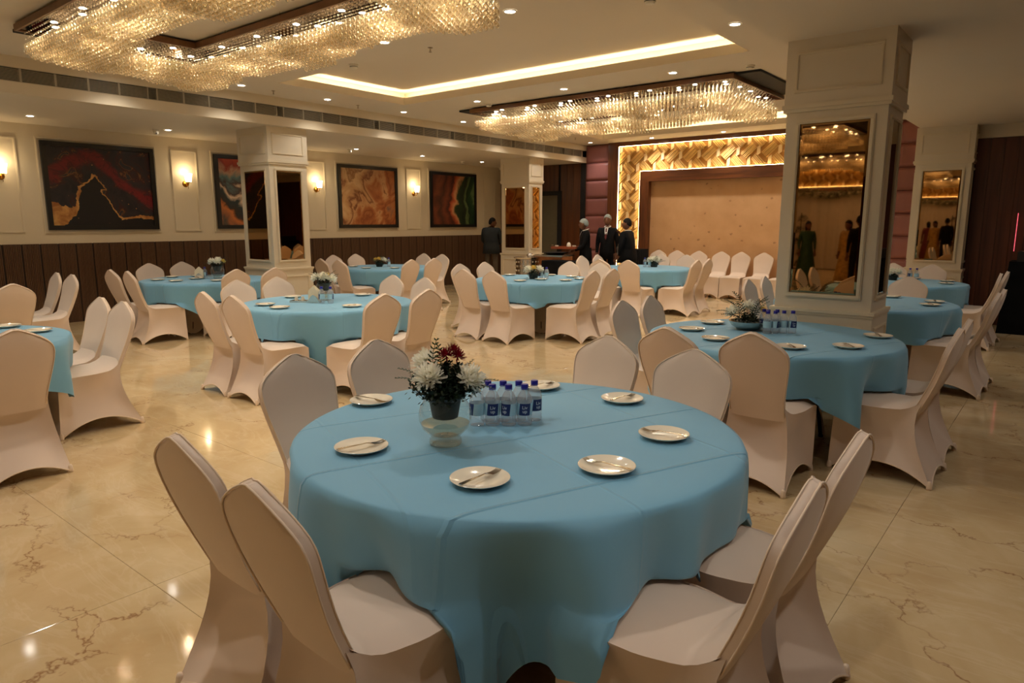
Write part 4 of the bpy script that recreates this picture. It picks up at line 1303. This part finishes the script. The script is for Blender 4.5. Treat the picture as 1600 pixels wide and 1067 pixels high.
bowl_out = MB().lathe(bowl_prof, 40, cap=False).mesh('glass_bowl', True); bowl_out.materials.append(M['glass'])
wat = MB().lathe([(.0, .040), (.052, .040), (.060, .046), (.082, .068), (.090, .084), (.0, .0842)], 36, cap=False).mesh('water', True, 50); wat.materials.append(M['water'])
potm = MB().lathe([(.0, .105), (.046, .105), (.048, .108), (.060, .175), (.064, .180), (.064, .186), (.056, .186), (.0, .180)], 28, cap=False)
pot_me = potm.mesh('flower_pot', True, 40); pot_me.materials.append(M['pot_plastic'])
foot_glass = MB().lathe([(.0, .001), (.045, .001), (.058, .004), (.060, .012), (.057, .024), (.050, .031), (.0, .032)], 32, cap=False).mesh('bowl_foot', True, 50); foot_glass.materials.append(M['glass'])
sbowl = MB().lathe([(.05, .0), (.07, .004), (.11, .03), (.125, .055), (.128, .06), (.122, .06), (.10, .03), (.05, .010), (.0, .010)], 32, cap=False).mesh('silver_bowl', True, 50); sbowl.materials.append(M['silver'])
def arrangement(x, y, z, style, lab, heads, spread=1.0, sc_=1.0, seed=0, rot=0):
    e = tag(empty('flower_arrangement', (x, y, z), radians(rot)), lab, 'flowers')
    e.scale = (sc_, sc_, sc_)
    base = 0.0
    if style == 'glass':
        put('glass_bowl', bowl_out, None, e); put('water', wat, None, e); put('bowl_foot', foot_glass, None, e); put('flower_pot', pot_me, None, e); base = .185
    elif style == 'silver':
        put('silver_bowl', sbowl, None, e); base = .055
    else:
        put('flower_pot', pot_me, None, e, (0, 0, -.12)); base = .045
    lf = put('leaf_filler', leaf_me, None, e, (0, 0, base - .01)); lf['kind'] = 'stuff'
    r3 = random.Random(seed + 50)
    for k in range(16):
        az = k * 2 * pi / 16 + r3.uniform(-.2, .2)
        o = put('fern_frond', fr_me[k % 4], None, e, (cos(az) * .03, sin(az) * .03, base + .0))
        o.rotation_euler = (r3.uniform(-.4, .4), -r3.uniform(.0, .95), az)
        s_ = r3.uniform(.75, 1.1) * spread
        o.scale = (s_, s_, s_)
    for hx, hy, hz, kind in heads:
        o = put('flower_head', {'w': mum_w, 'r': mum_r, 'y': mum_y}[kind], None, e, (hx, hy, base + hz))
        o.rotation_euler = (min(1.0, max(-1.0, -hy * 9)) + .35, hx * 7 + r3.uniform(-.2, .2), r3.uniform(-.2, .2))
    return e
# foreground bowl: offsets are along (right, away) as seen from the camera
ca = 38.95
arrangement(-1.752, 1.772, ZTOP, 'glass', 'glass fishbowl with white and dark red flowers and ferns on the foreground table',
            [(-.050, -.060, .085, 'w'), (.098, -.040, .075, 'w'), (-.080, .035, .125, 'w'), (.005, .0, .155, 'r'), (.048, .005, .150, 'r'), (.030, .035, .165, 'r')], .62, 1.0, 1, ca)
e = [o for o in bpy.data.objects if o.name == 'flower_arrangement'][0]
for az, tl, s_, x_, y_ in ((60, 1.35, 1.25, -.03, .02), (110, 1.3, 1.1, -.02, .02), (178, .42, .95, -.05, 0), (192, .25, .9, -.05, -.02), (-8, .15, .95, .06, -.02), (-20, .0, .85, .06, -.02), (30, .85, .8, .05, .03), (250, -.1, .6, .0, -.04), (285, -.15, .6, .03, -.04)):
    o = put('fern_frond', fr_me[1], None, e, (x_, y_, .20)); o.rotation_euler = (0, -tl, radians(az)); o.scale = (s_, s_, s_)
for x_, y_, z_ in ((-.04, -.03, .205), (.05, -.03, .205), (.01, .03, .235), (.0, -.06, .195), (-.06, .02, .21), (.07, .02, .21), (.02, .0, .25)):
    o = put('leaf_filler', leaf_me, None, e, (x_, y_, z_)); o['kind'] = 'stuff'
W5 = [(-.07, -.03, .07, 'w'), (.03, -.06, .08, 'w'), (.08, .03, .07, 'y'), (.0, .05, .09, 'w')]
arrangement(-1.90, 5.27, ZTOP, 'silver', 'ferns and pale flowers in a silver bowl on the table before the right pillar', [(.10, .02, .07, 'y'), (-.10, .03, .06, 'w'), (.02, .08, .09, 'w')], 1.3, 1.15, 2, ca)
arrangement(-6.16, 4.44, ZTOP, 'glass', 'glass bowl of cream flowers on the napkin-holder table left of centre', [(-.08, -.03, .06, 'w'), (.01, -.05, .07, 'w'), (.09, -.02, .05, 'w'), (.02, .05, .08, 'y')], 1.0, 1.0, 3, ca)
arrangement(-6.14, 8.10, ZTOP, 'low', 'low green arrangement with cream roses on the table before the waiters', [(-.07, -.03, .08, 'w'), (.0, -.03, .10, 'y'), (.08, -.02, .08, 'w')], 1.0, 1.15, 4, ca)
arrangement(-6.06, 11.72, ZTOP, 'low', 'low green arrangement with white flowers on the table by the stage', W5, 1.0, 1.15, 5, ca)
arrangement(-9.84, 5.22, ZTOP, 'glass', 'glass bowl of white daisies on the table before the left pillar', W5, 1.0, 1.0, 6, ca)
arrangement(-10.12, 8.55, ZTOP, 'low', 'low green arrangement with yellow flowers on the table behind the left pillar', [(-.06, -.02, .08, 'y'), (.0, -.03, .09, 'y'), (.08, .0, .07, 'w')], 1.0, 1.1, 7, ca)
arrangement(-1.98, 11.2, ZTOP, 'low', 'small white flower arrangement on the table at the far right pillar', W5, .8, 1.0, 8, ca)

# napkin holders, steel dish and cruet tray
nh = MB()
for s_ in (-1, 1):
    pts_ = [(-.07, s_ * .022, .004), (.07, s_ * .022, .004), (.030, s_ * .028, .065), (.0, s_ * .030, .085), (-.030, s_ * .028, .065)]
    n = len(pts_)
    nh.add(pts_ + [(p[0], p[1] + s_ * .002, p[2]) for p in pts_], [tuple(range(n)), tuple(range(2 * n - 1, n - 1, -1))] + [(k, (k + 1) % n, n + (k + 1) % n, n + k) for k in range(n)])
nh.box(-.07, .07, -.024, .024, .0, .005)
nh_me = nh.mesh('holder'); nh_me.materials.append(M['silver'])
nk = MB()
nk.add([(-.06, 0, .006), (.06, 0, .006), (.052, 0, .10), (.0, 0, .145), (-.052, 0, .10)], [(0, 1, 2, 3, 4)])
nap_me = nk.mesh('napkin')
nk = MB()
pts_ = [(-.06, 0, .006), (.06, 0, .006), (.060, 0, .11), (.0, 0, .165), (-.06, 0, .11)]
nk.add([(p[0], -.0016, p[2]) for p in pts_] + [(p[0], .0016, p[2]) for p in pts_], [(0, 1, 2, 3, 4), (9, 8, 7, 6, 5)] + [(k, 5 + k, 5 + (k + 1) % 5, (k + 1) % 5) for k in range(5)])
nap_me = nk.mesh('napkin'); nap_me.materials.append(M['napkin'])
for x, y, rz, lab, nl in ((-6.06, 4.24, 30, 'silver napkin holder on the table left of centre', 'the left of centre table'), (-9.96, 5.0, 45, 'silver napkin holder on the table before the left pillar', 'the left pillar table')):
    e = tag(empty('napkin_holder', (x, y, ZTOP), radians(rz)), lab, 'napkin holder')
    put('holder', nh_me, None, e)
    for k in range(6):
        o = put('napkin', nap_me, None, None, (x, y, ZTOP + .006), radians(rz))
        d = -.014 + k * .0056
        o.location = (x - sin(radians(rz)) * d, y + cos(radians(rz)) * d, ZTOP + .004 + .006 * (k % 3))
        tag(o, 'folded cream napkin, %s from the front in the holder on %s' % (ordinal(k), nl), 'napkin', 'napkins in the holder on ' + nl)
dm = MB().box(-.085, .085, -.055, .055, 0, .003).box(-.085, .085, -.057, -.055, 0, .02).box(-.085, .085, .055, .057, 0, .02).box(-.087, -.085, -.057, .057, 0, .02).box(.085, .087, -.057, .057, 0, .02)
tag(dm.build('dish', 'silver', None, False, None, (-6.22, 4.17, ZTOP), radians(35)), 'small rectangular steel tray beside the napkin holder left of centre', 'tray', 'steel cruet trays')
tag(put('dish', bpy.data.objects['dish'].data, None, None, (-10.3, 5.3, ZTOP), radians(20)), 'small steel tray behind plates on the table before the left pillar', 'tray', 'steel cruet trays')
cr = MB().lathe([(.0, 0), (.018, .001), (.019, .035), (.014, .045), (.014, .055), (.0, .058)], 14, cap=False).mesh('shaker', True, 40); cr.materials.append(M['porcelain'])
for k, (dx, lab) in enumerate(((-.035, 'left white shaker on the steel tray left of centre'), (.035, 'right white shaker on the steel tray left of centre'))):
    tag(put('shaker', cr, None, None, (-6.22 + dx * cos(radians(35)), 4.17 + dx * sin(radians(35)), ZTOP + .0035)), lab, 'shaker', 'shakers on the steel tray')

# ironed fold lines in the cloth: fine relief on the flat top
nt_ = M['blue_cloth'].node_tree
T_ = NT.__new__(NT); T_.m = M['blue_cloth']; T_.t = nt_; T_.n = nt_.nodes; T_.b = nt_.nodes['Principled BSDF']; T_.out = nt_.nodes['Material Output']
x_ = T_.xyz(T_.coord())
def crease(a, off, sp, wd):
    d = T_.math('ADD', T_.math('ADD', T_.math('MULTIPLY', x_[0], cos(a)), T_.math('MULTIPLY', x_[1], sin(a))), off)
    f_ = T_.math('ABSOLUTE', T_.math('SUBTRACT', T_.math('FRACT', T_.math('DIVIDE', d, sp)), .5))
    return T_.math('MAXIMUM', T_.math('SUBTRACT', 1.0, T_.math('DIVIDE', f_, wd / sp)), 0.0)
hgt = T_.math('ADD', crease(radians(158), .125 + .26, .53, .010), T_.math('MULTIPLY', crease(radians(68), .08 + .30, .60, .010), .4))
gp = T_.node('ShaderNodeNewGeometry').outputs['Normal']
bp = T_.node('ShaderNodeBump'); T_.link(hgt, bp.inputs['Height']); bp.inputs['Strength'].default_value = .9; bp.inputs['Distance'].default_value = .006
T_.link(bp.outputs[0], T_.b.inputs['Normal'])

# ------------------------------------------------------------------ PEOPLE
def person(name_lab, x, y, deg, H=1.70, pose=None, mats=('suit_black', 'suit_black', 'black_plastic'), head_turn=0.0, bulk=1.0, hairstyle='short', extras=(), group=None, z0=0.0, dress=False):
    """pose: dict of joint overrides in body coordinates (x right, y forward, z up) for a 1.70 m figure"""
    J = {
        'pelvis': (0, 0, .95), 'belly': (0, .02, 1.10), 'chest': (0, .01, 1.27), 'neckb': (0, -.005, 1.42), 'neck': (0, .008, 1.49),
        'shL': (-.165, 0, 1.385), 'elL': (-.215, -.02, 1.11), 'wrL': (-.215, .04, .87),
        'shR': (.165, 0, 1.385), 'elR': (.215, -.02, 1.11), 'wrR': (.215, .04, .87),
        'hipL': (-.095, 0, .88), 'knL': (-.105, .02, .49), 'anL': (-.11, -.01, .085), 'toL': (-.13, .13, .035),
        'hipR': (.095, 0, .88), 'knR': (.105, .02, .49), 'anR': (.11, -.01, .085), 'toR': (.13, .13, .035)}
    RAD = {'pelvis': (.150 * bulk, .115 * bulk), 'belly': (.148 * bulk, .122 * bulk), 'chest': (.165, .118), 'neckb': (.085, .075), 'neck': (.058, .058),
           'sh': (.074, .074), 'el': (.050, .050), 'wr': (.033, .030), 'hip': (.100, .100), 'kn': (.070, .070), 'an': (.056, .056), 'to': (.042, .036)}
    if pose: J.update(pose)
    for q_ in ('sh', 'el'):
        for sd_ in 'LR':
            p_ = J[q_ + sd_]; J[q_ + sd_] = (p_[0] * bulk ** .7, p_[1], p_[2])
    RAD['chest'] = (.165 * bulk ** .8, .118 * bulk ** .8)
    RAD['sh'] = (.074 * bulk ** .5, .074 * bulk ** .5)
    names = list(J)
    V = [Vector(J[k]) for k in names]
    R = [RAD[k] if k in RAD else RAD[k[:-1]] for k in names]
    ix_ = {k: i for i, k in enumerate(names)}
    E = [(ix_[a], ix_[b]) for a, b in (('pelvis', 'belly'), ('belly', 'chest'), ('chest', 'neckb'), ('neckb', 'neck'), ('chest', 'shL'), ('shL', 'elL'), ('elL', 'wrL'), ('chest', 'shR'), ('shR', 'elR'), ('elR', 'wrR'),
                                       ('pelvis', 'hipL'), ('hipL', 'knL'), ('knL', 'anL'), ('anL', 'toL'), ('pelvis', 'hipR'), ('hipR', 'knR'), ('knR', 'anR'), ('anR', 'toR'))]
    handpts = []
    for s_ in 'LR':
        wv_, ev = V[ix_['wr' + s_]], V[ix_['el' + s_]]
        d = (wv_ - ev).normalized()
        side = d.cross(Vector((0, 0, 1)))
        if side.length < .2: side = d.cross(Vector((0, 1, 0)))
        side.normalize()
        palm = wv_ + d * .065
        V.append(palm); R.append((.036, .020)); pi_ = len(V) - 1
        E.append((ix_['wr' + s_], pi_)); handpts += [wv_ + d * .03, palm]
        for f_ in range(4):
            base_ = palm + d * .018 + side * (-.027 + .018 * f_)
            ln = (.062, .072, .068, .052)[f_]
            prev = pi_
            bend = d.cross(side) * .012
            for q_ in (0.0, .55, 1.0):
                V.append(base_ + d * ln * q_ + bend * q_ * q_ * 1.6); R.append((.0090, .0090)); E.append((prev, len(V) - 1)); prev = len(V) - 1
        prev = pi_
        th_ = palm - d * .03 - side * .030
        for q_ in (0.0, .6, 1.0):
            V.append(th_ + (d * .6 - side * .6) * .055 * q_); R.append((.0105, .0105)); E.append((prev, len(V) - 1)); prev = len(V) - 1
    k_ = H / 1.70
    me = bpy.data.meshes.new('person')
    me.from_pydata([tuple(p) for p in V], E, [])
    ob = bpy.data.objects.new('tmp_person', me); col.objects.link(ob)
    ob.modifiers.new('skin', 'SKIN').use_smooth_shade = True
    for i, sv in enumerate(me.skin_vertices[0].data):
        sv.radius = R[i]; sv.use_root = (i == 0)
    ob.modifiers.new('sub', 'SUBSURF').levels = 1
    dg = bpy.context.evaluated_depsgraph_get()
    body = bpy.data.meshes.new_from_object(ob.evaluated_get(dg))
    bpy.data.objects.remove(ob)
    # head joined into the same body mesh
    bmh = bmesh.new(); bmh.from_mesh(body)
    hc = Vector(J['neck']) + Vector((0, .022, .105))
    rotm = Matrix.Translation(hc) @ Matrix.Rotation(head_turn, 4, 'Z')
    hb = MB()
    n_, m2 = 20, 16
    hb.ball((0, 0, 0), 1, 1, 1, n_, m2)
    hv = []
    for p in hb.v:
        px, py, pz = p
        qx, qy, qz = px * .074, py * .094, pz * .118
        if pz < 0:
            qx *= 1 + .22 * pz; 
            if py < 0: qy *= 1 + .35 * pz
            qy += .012 * (-pz)
        if py > .55 and abs(px) < .28 and -.35 < pz < .12: qy += .020 * (1 - abs(px) / .28) * (1 - abs(pz + .14) / .26 if abs(pz + .14) < .26 else 0)
        if py > .6 and .12 < abs(px) < .5 and .0 < pz < .2: qy -= .006
        if py > .6 and abs(px) < .35 and -.56 < pz < -.44: qy += .005
        hv.append(rotm @ Vector((qx, qy, qz)))
    bv = [bmh.verts.new(p) for p in hv]
    for f in hb.f:
        try: fc = bmh.faces.new([bv[i] for i in f]); fc.smooth = True
        except ValueError: pass
    for s_ in (-1, 1):
        eb = MB().ball((0, 0, 0), .009, .020, .032, 8, 6)
        ev_ = [bmh.verts.new(rotm @ Vector((p[0] + s_ * .076, p[1] - .006, p[2] - .005))) for p in eb.v]
        for f in eb.f:
            fc = bmh.faces.new([ev_[i] for i in f]); fc.smooth = True
    bmh.to_mesh(body); bmh.free()
    body.materials.clear()
    for mk in ('skin', mats[0], mats[1], mats[2]): body.materials.append(M[mk])
    for p in body.polygons:
        c = p.center
        if c.z > 1.455 or (c - hc).length < .10: mi = 0
        elif min((c - hp).length for hp in handpts) < .085: mi = 0
        elif c.z < .095: mi = 3
        elif c.z < .93 and abs(c.x) < .21 and abs(c.y) < .25: mi = 2
        else: mi = 1
        p.material_index = mi
        p.use_smooth = True
    e = tag(empty('person', (x, y, z0), radians(deg)), name_lab, 'person', group)
    e.scale = (k_, k_, k_)
    put('body', body, None, e)
    # eyes
    for s_ in (-1, 1):
        q = MB().ball((s_ * .030, .083, .010), .011, .008, .007, 8, 6)
        q.v = [tuple(rotm @ Vector(p)) for p in q.v]
        q.build('eye', 'hair', e, True)
    # hair or hair net as a cap over the skull
    q = MB().ball((0, 0, 0), 1, 1, 1, 20, 14)
    if hairstyle == 'net': sx, sy, sz, cut = .082, .104, .116, -.04
    elif hairstyle == 'long': sx, sy, sz, cut = .084, .106, .130, .1
    else: sx, sy, sz, cut = .079, .100, .124, .02
    vv = []
    for p in q.v:
        px, py, pz = p
        lim = cut + .52 * max(0, py) - .62 * max(0, -py)
        if hairstyle == 'long': lim = cut + .3 * max(0, py) - 3.2 * max(0, -py - .1)
        pz2 = max(pz, lim) if hairstyle != 'long' else (pz if pz > lim else max(pz, lim))
        if hairstyle == 'long' and py < -.1 and pz < 0: pz2 = pz * 2.4
        s2 = .93 if pz < lim else 1.0
        vv.append(tuple(rotm @ Vector((px * sx * s2, py * sy * s2 - .004, pz2 * sz + .006))))
    q.v = vv
    q.build('hair_net' if hairstyle == 'net' else 'hair', 'hair_net' if hairstyle == 'net' else 'hair', e, True)
    for ex in extras:
        if ex == 'suit':
            # shirt front, tie and collar over the chest
            q = MB()
            q.add([(-.055, .112, 1.405), (.055, .112, 1.405), (.0, .155, 1.14), (-.045, .128, 1.36), (.045, .128, 1.36)], [(3, 2, 4), (0, 3, 4, 1)])
            yy = .138
            q = MB()
            q.add([(-.040, .092, 1.435), (.040, .092, 1.435), (.030, .130, 1.345), (.004, .142, 1.20), (-.004, .142, 1.20), (-.030, .130, 1.345)], [(0, 1, 2, 5), (5, 2, 3, 4)])
            q.build('shirt_front', 'shirt_white', e)
            q = MB().add([(-.018, .100, 1.425), (.018, .100, 1.425), (.012, .120, 1.395), (.024, .146, 1.24), (.0, .150, 1.19), (-.024, .146, 1.24), (-.012, .120, 1.395)], [(0, 1, 2, 6), (6, 2, 3, 4, 5)])
            q.build('tie', 'tie_red', e)
            MB().tube([(.062 * cos(a), .004 + .066 * sin(a), 1.462 - .02 * sin(a)) for a in [2 * pi * k / 16 for k in range(16)]], .010, 6, True).build('collar', 'shirt_white', e, True)
        if ex == 'open_jacket':
            q = MB().add([(-.06, .105, 1.42), (.06, .105, 1.42), (.05, .155, 1.25), (.05, .165 * bulk, 1.10), (.05, .15 * bulk, .95), (-.05, .15 * bulk, .95), (-.05, .165 * bulk, 1.10), (-.05, .155, 1.25)], [(0, 1, 2, 7), (7, 2, 3, 6), (6, 3, 4, 5)])
            q.build('shirt_front', 'shirt_white', e)
            MB().tube([(.064 * cos(a), .004 + .068 * sin(a), 1.465) for a in [2 * pi * k / 16 for k in range(16)]], .010, 6, True).build('collar', 'shirt_white', e, True)
        if ex == 'skirt':
            MB().lathe([(.13, 1.02), (.17, .9), (.24, .5), (.30, .04), (.29, .04), (.15, .9)], 24, cap=False).build('skirt', mats[1], e, True)
        if ex == 'coat':
            # hem of the jacket hanging over the hips
            MB().lathe([(.150 * bulk, 1.08), (.165 * bulk, .95), (.175 * bulk, .80), (.165 * bulk, .80), (.14 * bulk, 1.0)], 24, Matrix.Diagonal((1, .82, 1, 1)), cap=False).build('jacket_hem', mats[0], e, True)
    return e
person('man in a navy shirt and grey trousers standing by the left wall, head turned right', -11.55, 13.45, 20, 1.70,
       dict(neck=(.01, .05, 1.475), neckb=(0, .025, 1.415), chest=(0, .01, 1.27), elR=(.20, .05, 1.12), wrR=(.14, .20, 1.02), elL=(-.21, .05, 1.12), wrL=(-.15, .19, 1.0)), ('shirt_navy', 'trouser_grey', 'black_plastic'), -1.0, 1.3, 'short', ('coat',))
person('waiter in black suit, red tie and hair net holding a wooden tray', -8.02, 12.40, 128, 1.66,
       dict(elR=(.20, .06, 1.12), wrR=(.15, .27, 1.02), elL=(-.20, .06, 1.12), wrL=(-.15, .27, 1.02), neck=(0, .03, 1.48)), head_turn=-.25, hairstyle='net', extras=('suit', 'coat'))
person('taller waiter in black suit and hair net standing with arms down', -7.72, 12.78, 196, 1.74, None, head_turn=.0, hairstyle='net', extras=('suit', 'coat'))
person('stout man in open black blazer with hand raised to his chin', -7.10, 12.55, 95, 1.65,
       dict(elR=(.20, .12, 1.15), wrR=(.10, .20, 1.36), elL=(-.22, .03, 1.12), wrL=(-.19, .10, .92)), ('suit_black', 'trouser_grey', 'black_plastic'), .1, 1.42, 'short', ('open_jacket', 'coat'))
# guests far behind the camera, seen only in the mirrors
person('guest in golden dress with long dark hair, seen in the right mirror', -4.3, -6.2, 20, 1.62, None, ('dress_gold', 'dress_gold', 'skin'), .2, 1.0, 'long', ('skirt',), 'guests seen in the mirrors')
person('guest in green dress seen in the right mirror', -5.6, -7.4, -30, 1.60, None, ('dress_green', 'dress_green', 'skin'), .0, 1.0, 'long', ('skirt',), 'guests seen in the mirrors')
person('guest in maroon dress seen in the right mirror', -4.9, -8.8, 160, 1.60, None, ('dress_maroon', 'dress_maroon', 'skin'), .0, 1.0, 'long', ('skirt',), 'guests seen in the mirrors')
person('guest in dark suit seen in the right mirror', -3.7, -4.6, 150, 1.72, None, ('suit_black', 'suit_black', 'black_plastic'), .3, 1.0, 'short', ('coat',), 'guests seen in the mirrors')

# tray with cups held by the waiter
tx, ty, tz = -8.33, 12.10, 1.035
tm_ = empty('serving_tray', (tx, ty, tz), radians(20)); tag(tm_, 'wooden serving tray held by the waiter in the hair net', 'tray')
MB().box(-.27, .27, -.17, .17, 0, .012).build('tray_base', 'tray_wood', tm_)
MB().box(-.27, .27, -.17, -.158, .012, .05).box(-.27, .27, .158, .17, .012, .05).box(-.27, -.258, -.158, .158, .012, .05).box(.258, .27, -.158, .158, .012, .05).build('tray_rim', 'tray_wood', tm_)
cup = MB().lathe([(.0, 0), (.022, .001), (.034, .02), (.038, .06), (.035, .06), (.03, .02), (.0, .01)], 16, cap=False).tube([(.036, 0, .05), (.058, 0, .045), (.056, 0, .02), (.034, 0, .015)], .004, 6).mesh('cup', True, 60); cup.materials.append(M['porcelain'])
for k, (dx, dy) in enumerate(((-.2, .02), (.2, -.06), (.17, .05))):
    a = radians(20)
    tag(put('cup', cup, None, None, (tx + dx * cos(a) - dy * sin(a), ty + dx * sin(a) + dy * cos(a), tz + .0125)), 'white cup on the waiter\'s wooden tray, %s from the left' % ordinal((0, 2, 1)[k]), 'cup', 'cups on the serving tray')
tp = MB().lathe([(.0, 0), (.04, .001), (.05, .05), (.038, .10), (.022, .12), (.0, .125)], 16, cap=False).mesh('jug', True, 60); tp.materials.append(M['porcelain'])
tag(put('jug', tp, None, None, (tx + .07, ty + .02, tz + .0125)), 'small white jug in the middle of the waiter\'s tray', 'jug')

# buffet cart with a pan, beside the far left pillar
e = tag(empty('buffet_stand', (-9.22, 11.95, 0)), 'round perforated silver buffet stand beside the back left pillar', 'buffet stand')
MB().lathe([(.26, .0), (.26, .80), (.30, .815), (.31, .84), (.0, .842)], 32, cap=False).build('drum', 'silver', e, True, 40)
q = MB()
for k in range(20):
    a = 2 * pi * k / 20
    for j in range(8):
        q.ball((.263 * cos(a + (.157 if j % 2 else 0)), .263 * sin(a + (.157 if j % 2 else 0)), .08 + j * .095), .018, .018, .026, 6, 4)
o = q.build('boss', 'silver', e, True); o['kind'] = 'stuff'
e = tag(empty('serving_cart', (-8.78, 12.28, 0), radians(8)), 'copper sided serving cart with black top beside the back left pillar', 'cart')
MB().box(-.34, .34, -.26, .26, .12, .86).build('cabinet', 'copper', e)
MB().box(-.37, .37, -.29, .29, .86, .895).build('worktop', 'steel', e)
for sx in (-.3, .3):
    for sy in (-.22, .22):
        MB().lathe([(.0, .0), (.03, .002), (.045, .045), (.03, .09), (.012, .125)], 12, Matrix.Translation((sx, sy, 0)), False).build('wheel', 'black_plastic', e, True)
o = MB().lathe([(.0, .0), (.17, .0), (.25, .03), (.26, .05), (.25, .05), (.17, .012), (.0, .012)], 28, cap=False).tube([(.24, 0, .04), (.42, 0, .055)], .013, 8).build('frying_pan', 'black_plastic', None, True, 50, (-8.72, 12.28, .897), radians(-15))
tag(o, 'wide black pan on top of the serving cart', 'pan')
o = MB().lathe([(.0, .0), (.05, .0), (.075, .04), (.05, .075), (.015, .09), (.0, .1)], 18, cap=False).build('kettle', 'silver', None, True, 50, (-9.12, 11.9, .844))
tag(o, 'small silver pot on the buffet stand', 'pot')
# black draped service tables
def draped(x0, x1, y0, y1, h_, lab):
    e = tag(empty('service_table', ((x0 + x1) / 2, (y0 + y1) / 2, 0)), lab, 'table', 'black draped service tables')
    a, b_ = (x1 - x0) / 2, (y1 - y0) / 2
    n = 80; V = []
    per = []
    for k in range(n):
        t_ = k / n * 4
        sd, f_ = int(t_), t_ - int(t_)
        c4 = [(-a, -b_), (a, -b_), (a, b_), (-a, b_)]
        p, q_ = Vector(c4[sd]), Vector(c4[(sd + 1) % 4])
        per.append((p.lerp(q_, f_), k))
    for z, g in ((h_, 0), (h_ - .02, .3), (h_ * .5, .8), (.01, 1.2)):
        for p, k in per:
            nn = p.normalized()
            V.append((p.x + nn.x * .025 * g * (1 + .8 * sin(k * 1.7)), p.y + nn.y * .025 * g * (1 + .8 * sin(k * 1.7)), z))
    m_ = MB().grid(V, n, 4, True)
    m_.f.append(tuple(range(n - 1, -1, -1)))
    m_.build('drape', 'black_cloth', e, True, 50)
    MB().box(-a, a, -b_, b_, h_ - .03, h_ - .003).build('tabletop', 'black_plastic', e)
draped(-8.62, -7.64, 11.66, 12.06, .80, 'low black draped service table in front of the waiters')
draped(-8.05, -7.66, 14.05, 14.5, .98, 'tall black draped table behind the man in the blazer')
# dark booth at the right edge
e = tag(empty('draped_booth', (-.25, 12.4, 0)), 'black draped booth against the dark wood wall at the right edge', 'booth')
m_ = MB()
m_.add([(-.50, -.32, 0), (.6, -.32, 0), (.6, .4, 0), (-.50, .4, 0), (-.44, -.24, 1.03), (.6, -.24, 1.03), (.6, .36, 1.03), (-.44, .36, 1.03)], [(0, 1, 5, 4), (1, 2, 6, 5), (2, 3, 7, 6), (3, 0, 4, 7), (4, 5, 6, 7)])
m_.build('drape', 'black_cloth', e)
MB().box(-.36, .5, -.16, .3, 1.03, 1.17).build('top_case', 'black_plastic', e)
o = MB().tube([(-.70, 13.02, 1.15), (-.70, 13.02, 1.72)], .004, 6).build('neon_tube', 'pink_led', None, True)
tag(o, 'thin red lit tube on the dark wood wall at the right edge', 'light')

# far end behind the camera (seen in the mirrors): braided gold relief, white drape and garlands
rb = copy_tree(rs)
rb.rotation_euler = (0, 0, pi); rb.location = (-11.7, YB + .06, 0)
rb['label'] = 'glowing gold braided relief panel on the wall behind the camera'
q = MB()
n = 60
V = [(-7.8 + 3.9 * k / n, YB + .10 + .03 * sin(k * 1.3) + .012 * sin(k * 2.9), z) for z in (.02, 1.3, 2.6) for k in range(n + 1)]
o = q.grid(V, n + 1, 3).build('backdrop_drape', 'drape_white', None, True)
tag(o, 'white pleated drape hung inside the gold relief behind the camera', 'curtain')
g_me = leafball(9, 700, .16, 1.0).mesh('leaf_filler'); g_me.materials.append(M['fern_dark'])
e = tag(empty('garland', (-5.85, YB + .32, 2.45)), 'green garland with white blooms across the drape behind the camera', 'garland')
for k in range(15):
    x = -1.9 + k * .27
    o = put('leaf_filler', g_me, None, e, (x, 0, .06 * sin(k))); o['kind'] = 'stuff'; o.scale = (1.5, 1.5, 1.5)
    if k % 2: put('flower_head', mum_w, None, e, (x, .12, .05 * sin(k * 2)))
for k, x in enumerate((-7.3, -4.5)):
    e = tag(empty('garland', (x, YB + .5, .9)), 'tall leafy stand of white blooms at the %s of the drape behind the camera' % ('left', 'right')[k], 'garland')
    for j in range(5):
        o = put('leaf_filler', g_me, None, e, (.08 * sin(j * 2), .02 * j, -.78 + .38 * j)); o['kind'] = 'stuff'; o.scale = (1.3, 1.3, 1.3)
    MB().tube([(0, 0, -.9), (0, 0, 1)], .02, 8).build('stand', 'steel', e)
